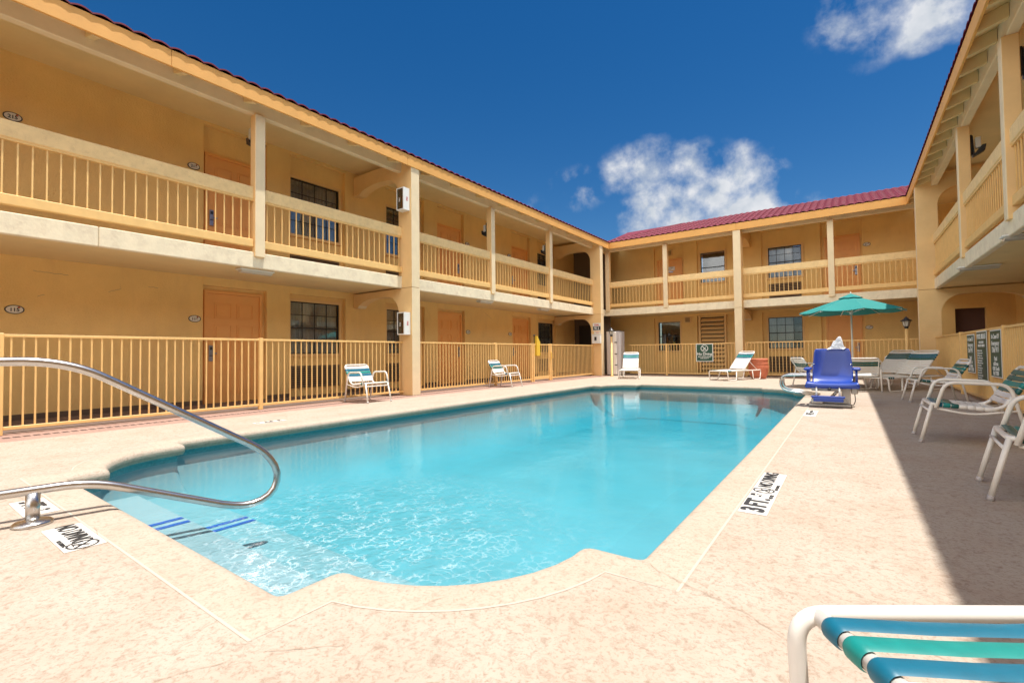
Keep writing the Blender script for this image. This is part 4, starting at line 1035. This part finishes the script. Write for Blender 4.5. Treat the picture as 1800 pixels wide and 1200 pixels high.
chaise('white lounger with raised back facing the camera beside the grey cabinet', (-6.36, 16.05, 0), R(197), hinge=-0.05, L0=0.75)
chaise('sunlit white lounger with raised back next to the terracotta pot', (-2.95, 16.2, 0), R(153), back_deg=46, hinge=-0.05, L0=0.80)
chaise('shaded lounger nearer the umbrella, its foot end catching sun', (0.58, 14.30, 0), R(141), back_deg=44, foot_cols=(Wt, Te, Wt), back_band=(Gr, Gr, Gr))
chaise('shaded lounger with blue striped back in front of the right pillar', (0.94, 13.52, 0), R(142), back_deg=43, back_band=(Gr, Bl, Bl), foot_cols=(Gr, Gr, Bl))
ch = chaise('large white lounger corner with blue and teal straps, bottom right', (0, 0, 0), 0, bed_h=0.385, back_deg=30, L0=0.95, hw=0.31, straps=0.046, pitch=0.060, first=0.034)

# ---------------------------------------------------------------- umbrella
t = thing('patio_umbrella', 'open teal patio umbrella behind the blue lift chair', 'umbrella', (0.05, 14.0, 0))
obj('pole', MB().tube([(0, 0, 0.05), (0, 0, 2.24)], 0.019, 14), 'white_tube', t)
obj('base', MB().lathe([(0.24, 0.0), (0.24, 0.05), (0.20, 0.075), (0.04, 0.09), (0.035, 0.30), (0.0, 0.30)], 0, 0, 28), 'cabinet_grey', t)
rc, zr_, zt_ = 1.09, 1.80, 2.20; mb = MB(); NR, NS = 10, 8; a0 = R(12)
def rimz(a):
    k = ((a-a0) % (math.pi/4))/(math.pi/4); return math.sin(math.pi*k)
for s_i in range(NS):
    for j in range(6):
        pass
vs = []; nseg = 48
for i in range(NR+1):
    q = i/NR
    for j in range(nseg):
        a = a0+2*math.pi*j/nseg; k = (j % 6)/6
        poly_r = math.cos(math.pi/8)/math.cos((k-0.5)*math.pi/4)
        rad = q*rc*poly_r; z = zt_-(zt_-zr_)*(q**1.08)-0.035*q*math.sin(math.pi*k)*q+0.02*q*q
        vs.append((rad*math.cos(a), rad*math.sin(a), z))
fs = [(i*nseg+j, i*nseg+(j+1) % nseg, (i+1)*nseg+(j+1) % nseg, (i+1)*nseg+j) for i in range(1, NR) for j in range(nseg)]
fs += [(0, (j+1) % nseg+nseg, j+nseg) for j in range(nseg)]
o = obj('canopy', mb.add(vs, fs), 'umbrella_teal', t)
sm = o.modifiers.new('thick', 'SOLIDIFY'); sm.thickness = 0.004
vs = [(0, 0, 2.262)]+[(0.25*math.cos(a0+2*math.pi*j/16), 0.25*math.sin(a0+2*math.pi*j/16), 2.15-(0.0 if j % 2 == 0 else 0.012)) for j in range(16)]
o = obj('vent_cap', MB().add(vs, [(0, j+1, (j+1) % 16+1) for j in range(16)]), 'umbrella_teal', t); o.modifiers.new('thick', 'SOLIDIFY').thickness = 0.004
obj('finial', MB().lathe([(0.014, 2.245), (0.018, 2.27), (0.012, 2.29), (0.0, 2.30)], 0, 0, 12), 'sign_white', t)
for k in range(8):
    a = a0+k*math.pi/4; c, s_ = math.cos(a), math.sin(a)
    rb = obj('rib', MB().tube([(0.02*c, 0.02*s_, 2.17), (rc*0.99*c, rc*0.99*s_, 1.785)], 0.0075, 6), 'white_tube', t)
    obj('strut', MB().tube([(0.025*c, 0.025*s_, 1.80), (0.55*c, 0.55*s_, 1.985)], 0.006, 6), 'white_tube', rb)
obj('runner', MB().lathe([(0.02, 1.76), (0.036, 1.77), (0.036, 1.82), (0.02, 1.83)], 0, 0, 14), 'white_tube', t)

# ---------------------------------------------------------------- pool lift chair (it faces the camera)
t = thing('pool_lift', 'blue plastic pool lift chair on a white steel base', 'pool lift', (-0.245, 9.20, 0))
n = 12; mb = MB()
# seat pan and back moulded as one shell: profile in (y,z), front at -y
prof_s = [(-0.30, 0.335), (-0.31, 0.375), (-0.25, 0.40), (-0.05, 0.365), (0.10, 0.36), (0.19, 0.40), (0.235, 0.50), (0.27, 0.70), (0.295, 0.93)]
hwid = [0.345, 0.35, 0.335, 0.30, 0.285, 0.28, 0.285, 0.275, 0.25]
vs = []; K = 14
for (y, z), hw_ in zip(prof_s, hwid):
    for j in range(K+1):
        q = -1+2*j/K; dish = (1-abs(q)**3.0)
        dz = -0.022*dish if z < 0.42 else 0; dy = 0.030*dish if z >= 0.42 else 0
        vs.append((q*hw_, y+dy, z+dz))
sh = obj('seat_shell', MB().add(vs, [(i*(K+1)+j, i*(K+1)+j+1, (i+1)*(K+1)+j+1, (i+1)*(K+1)+j) for i in range(len(prof_s)-1) for j in range(K)], 0, True), 'blue_plastic', t)
sh.modifiers.new('thick', 'SOLIDIFY').thickness = 0.022; sb = sh.modifiers.new('soft', 'SUBSURF'); sb.levels = 2; sb.render_levels = 2
obj('seat_lip', MB().bbox(-0.355, 0.355, -0.315, -0.285, 0.30, 0.365, 0.012), 'blue_plastic', t)
for sx in (-1, 1):
    pl = [(-0.20, 0.36), (-0.24, 0.53), (-0.20, 0.575), (0.10, 0.575), (0.25, 0.60), (0.22, 0.40)]
    a_ = obj('arm', MB().prism(pl, 'x', sx*0.305, sx*0.335), 'blue_plastic', t)
    obj('arm_pad', MB().bbox(sx*0.27, sx*0.375, -0.25, 0.12, 0.576, 0.622, 0.018), 'blue_plastic', a_)
    obj('bolt', MB().lathe([(0.0, 0.0), (0.014, 0.0), (0.0, 0.008)], 0, 0, 10).xf(basis((1, 0, 0), (0, 0, 1), (sx*0.255, 0.24, 0.66))), 'steel', t)
obj('safety_belt', MB().box(-0.20, -0.02, -0.16, -0.12, 0.368, 0.376).box(0.06, 0.22, -0.18, -0.14, 0.368, 0.374), 'ink', t)
fr = obj('footrest', MB().bbox(-0.27, 0.17, -0.42, -0.34, 0.155, 0.185, 0.006).bbox(-0.24, 0.15, -0.425, -0.405, 0.10, 0.156, 0.005), 'blue_plastic', t)
for xx in (-0.20, 0.10): obj('footrest_arm', MB().tube([(xx, -0.30, 0.33), (xx, -0.37, 0.16)], 0.014, 8), 'lift_white', fr)
obj('mast', MB().bbox(0.13, 0.24, -0.08, 0.04, 0.03, 0.34, 0.01), 'lift_white', t)
obj('swing_arm', MB().bbox(-0.28, 0.13, -0.16, -0.06, 0.245, 0.315, 0.01).bbox(-0.18, 0.20, -0.10, 0.0, 0.05, 0.115, 0.008), 'lift_white', t)
obj('base_plate', MB().bbox(-0.32, 0.24, -0.20, 0.22, 0.004, 0.045, 0.006).bbox(-0.28, -0.12, -0.22, 0.10, 0.046, 0.13, 0.01), 'steel_dull', t)
obj('actuator', MB().tube([(-0.05, 0.02, 0.10), (0.12, 0.0, 0.30)], 0.024, 12), 'steel', t)
obj('battery_box', MB().bbox(0.245, 0.335, -0.04, 0.12, 0.20, 0.33, 0.012), 'steel_dull', t)
obj('cable', MB().tube(fillet([(0.29, -0.03, 0.21), (0.30, -0.06, 0.10), (0.27, -0.05, 0.02), (0.2, 0.0, 0.05)], 0.04), 0.006, 6), 'ink', t)
obj('knob', MB().lathe([(0.0, 0.0), (0.024, 0.0), (0.024, 0.03), (0.0, 0.035)], 0, 0, 14).xf(basis((1, 0, 0), (0, 0, 1), (-0.03, -0.30, 0.285))), 'ink', t)
# towel crumpled on top of the chair back
rnd = random.Random(11); mb = MB(); nx, nz = 16, 10; vs = []
prof_t = [0.0, 0.05, 0.10, 0.20, 0.55, 0.62, 0.60, 0.72, 0.86, 0.95, 0.98, 1.0, 0.92, 0.60, 0.15, 0.04, 0.0]
for side in (0, 1):
    for i in range(nx+1):
        for j in range(nz+1):
            q = j/nz; hgt = prof_t[i]*0.19*q
            ww = (0.045-0.03*q)+rnd.uniform(-0.006, 0.008)
            vs.append((-0.15+0.24*i/nx+0.03*q+rnd.uniform(-0.004, 0.004), (0.30+ww) if side else (0.30-ww), 0.935+hgt+rnd.uniform(-0.004, 0.004)-0.03*(1-q)))
n1 = (nx+1)*(nz+1); fs = []
for sd_i in (0, 1):
    for i in range(nx):
        for j in range(nz):
            a = sd_i*n1+i*(nz+1)+j; fs.append((a, a+1, a+nz+2, a+nz+1))
for i in range(nx):
    a = i*(nz+1)+nz; fs.append((a, a+nz+1, n1+a+nz+1, n1+a)); b = i*(nz+1); fs.append((b, b+nz+1, n1+b+nz+1, n1+b))
o = obj('towel', mb.add(vs, fs, 0, True), 'towel'); o.location = (-0.17, 9.20, 0.0); tag(o, 'crumpled white towel on top of the blue lift chair back', 'towel')
s2 = o.modifiers.new('soft', 'SUBSURF'); s2.levels = 1; s2.render_levels = 2

# ---------------------------------------------------------------- cabinet, pot, lamp posts, fixtures
t = thing('storage_cabinet', 'tall grey metal cabinet with rounded front in the far left corner', 'cabinet', (-7.58, 17.62, 0))
pf = [(-0.28, 0.25), (-0.28, -0.20)]+[(-0.28+0.28*(1-math.cos(math.pi*k/8))/1.0*1.0, -0.20-0.10*math.sin(math.pi*k/8)) for k in range(1, 8)]+[(0.28, -0.20), (0.28, 0.25)]
obj('cabinet_body', MB().prism(pf, 'z', 0.03, 1.74, smooth=False), 'cabinet_grey', t)
obj('cabinet_top', MB().prism([(x*1.03, y*1.03) for x, y in pf], 'z', 1.741, 1.765), 'ink', t)
obj('plinth', MB().prism([(x*0.96, y*0.96) for x, y in pf], 'z', 0.0, 0.029), 'ink', t)
for z in (0.42, 0.85, 1.30):
    obj('hinge', MB().box(0.10, 0.19, -0.315, -0.27, z-0.018, z+0.018), 'ink', t)
obj('door_strip', MB().bbox(0.03, 0.17, -0.312, -0.26, 0.06, 1.72, 0.02), 'tile_white', t)
t = thing('terracotta_pot', 'large terracotta pot by the far fence', 'plant pot', (-2.42, 17.05, 0))
obj('pot_body', MB().lathe([(0.0, 0.0), (0.19, 0.0), (0.205, 0.02), (0.27, 0.18), (0.298, 0.33), (0.300, 0.42), (0.285, 0.455), (0.296, 0.47), (0.285, 0.50), (0.270, 0.56), (0.285, 0.60), (0.285, 0.64), (0.265, 0.655), (0.24, 0.64), (0.23, 0.57)], 0, 0, 36), 'terracotta', t)
obj('potting_soil', MB().lathe([(0.0, 0.58), (0.232, 0.575)], 0, 0, 24), 'soil', t)
def lamp_post(x, y, label, h=1.52):
    t = thing('lamp_post', label, 'lamp post', (x, y, 0), 0, 'gold lamp posts with black lanterns')
    obj('post', MB().lathe([(0.06, 0.0), (0.06, 0.03), (0.038, 0.05), (0.038, h), (0.0, h)], 0, 0, 16), 'metal_gold', t)
    obj('lantern_base', MB().lathe([(0.0, h+0.0), (0.045, h+0.002), (0.045, h+0.045), (0.06, h+0.06), (0.0, h+0.062)], 0, 0, 12), 'black_metal', t)
    gl = obj('lantern_glass', MB().lathe([(0.055, h+0.063), (0.088, h+0.20)], 0, 0, 6, smooth=False), 'lamp_lens', t)
    for k in range(6):
        a = math.pi/3*k; obj('lantern_bar', MB().tube([(0.058*math.cos(a), 0.058*math.sin(a), h+0.06), (0.092*math.cos(a), 0.092*math.sin(a), h+0.202)], 0.005, 6), 'black_metal', gl)
    obj('lantern_cap', MB().lathe([(0.0, h+0.20), (0.135, h+0.203), (0.125, h+0.222), (0.06, h+0.262), (0.05, h+0.29), (0.018, h+0.305), (0.012, h+0.33), (0.0, h+0.335)], 0, 0, 18), 'black_metal', t)
lamp_post(-7.36, 16.75, 'gold lamp post with black lantern before the grey cabinet')
lamp_post(1.27, 16.70, 'gold lamp post with black lantern right of the umbrella', 1.46)
def ceiling_lamp(x, y, label, ax, z=2.455):
    t = thing('ceiling_light', label, 'ceiling light', (x, y, z), ax, 'lights under the balconies')
    obj('housing', MB().bbox(-0.10, 0.10, -0.30, 0.30, -0.025, 0.0, 0.008), 'sign_white', t)
    mb = MB(); n = 8; pr = [(0.085*math.cos(math.pi*k/n), -0.026-0.05*math.sin(math.pi*k/n)) for k in range(n+1)]
    mb.prism(pr, 'y', -0.27, 0.27, smooth=False); obj('lens', mb, 'lamp_lens', t)
for x, y, lb in ((-8.62, 4.15, 'lens light under the left balcony by the first post'), (-8.60, 10.65, 'lens light under the left balcony beyond the first pillar'), (-8.62, 13.9, 'lens light under the left balcony above the gate'),
                 (2.02, 12.35, 'long lens light under the right balcony, farther of the two'), (2.05, 9.3, 'long lens light under the right balcony at the picture edge')):
    ceiling_lamp(x, y, lb, R(90) if x > 0 else 0)
def wall_lamp(x, y, sx, z, label):
    t = thing('balcony_lamp', label, 'wall lamp', (x, y, z), 0, 'black lamps on the balcony posts')
    obj('backplate', MB().bbox(0.0, sx*0.03, -0.05, 0.05, -0.18, 0.20, 0.005), 'black_metal', t)
    obj('lamp_hood', MB().prism([(sx*0.04, -0.22), (sx*0.20, -0.13), (sx*0.22, -0.02), (sx*0.17, -0.02), (sx*0.06, -0.16), (sx*0.04, 0.18), (sx*0.03, 0.18)], 'y', -0.06, 0.06), 'black_metal', t)
    obj('lens', MB().bbox(sx*0.075, sx*0.155, -0.05, 0.05, -0.06, 0.14, 0.01), 'lamp_lens', t)
wall_lamp(1.941, 9.05, 1, 4.72, 'black lamp behind the nearest right balcony post'); wall_lamp(1.941, 12.25, 1, 4.72, 'black lamp behind the second right balcony post')
wall_lamp(-8.401, 10.60, -1, 4.50, 'black lamp behind the left balcony post after the pillar'); wall_lamp(-8.401, 13.83, -1, 4.50, 'black lamp behind the last left balcony post')
wall_lamp(-8.401, 4.04, -1, 4.80, 'black lamp behind the first left balcony post')
# notice on the service door of the far balcony
t = thing('door_notice', 'white notice on the far balcony service door', 'sign', (-6.16, 20.187, 4.36))
obj('sheet', MB().box(-0.22, 0.22, -0.008, -0.001, 0, 0.16), 'sign_white', t)
lettering('lettering', 'EMPLOYEES\nONLY', 0.06, 'ink', t, basis((1, 0, 0), (0, 0, 1), (0, -0.010, 0.08)))
obj('underline', MB().box(-0.15, 0.15, -0.008, -0.001, -0.08, -0.03), 'lock_grey', t)
# place the foreground lounger: its foot bar crosses the picture's lower right corner
ch.location = (0.724, 0.506, 0); ch.rotation_euler = (0, 0, R(34.1))
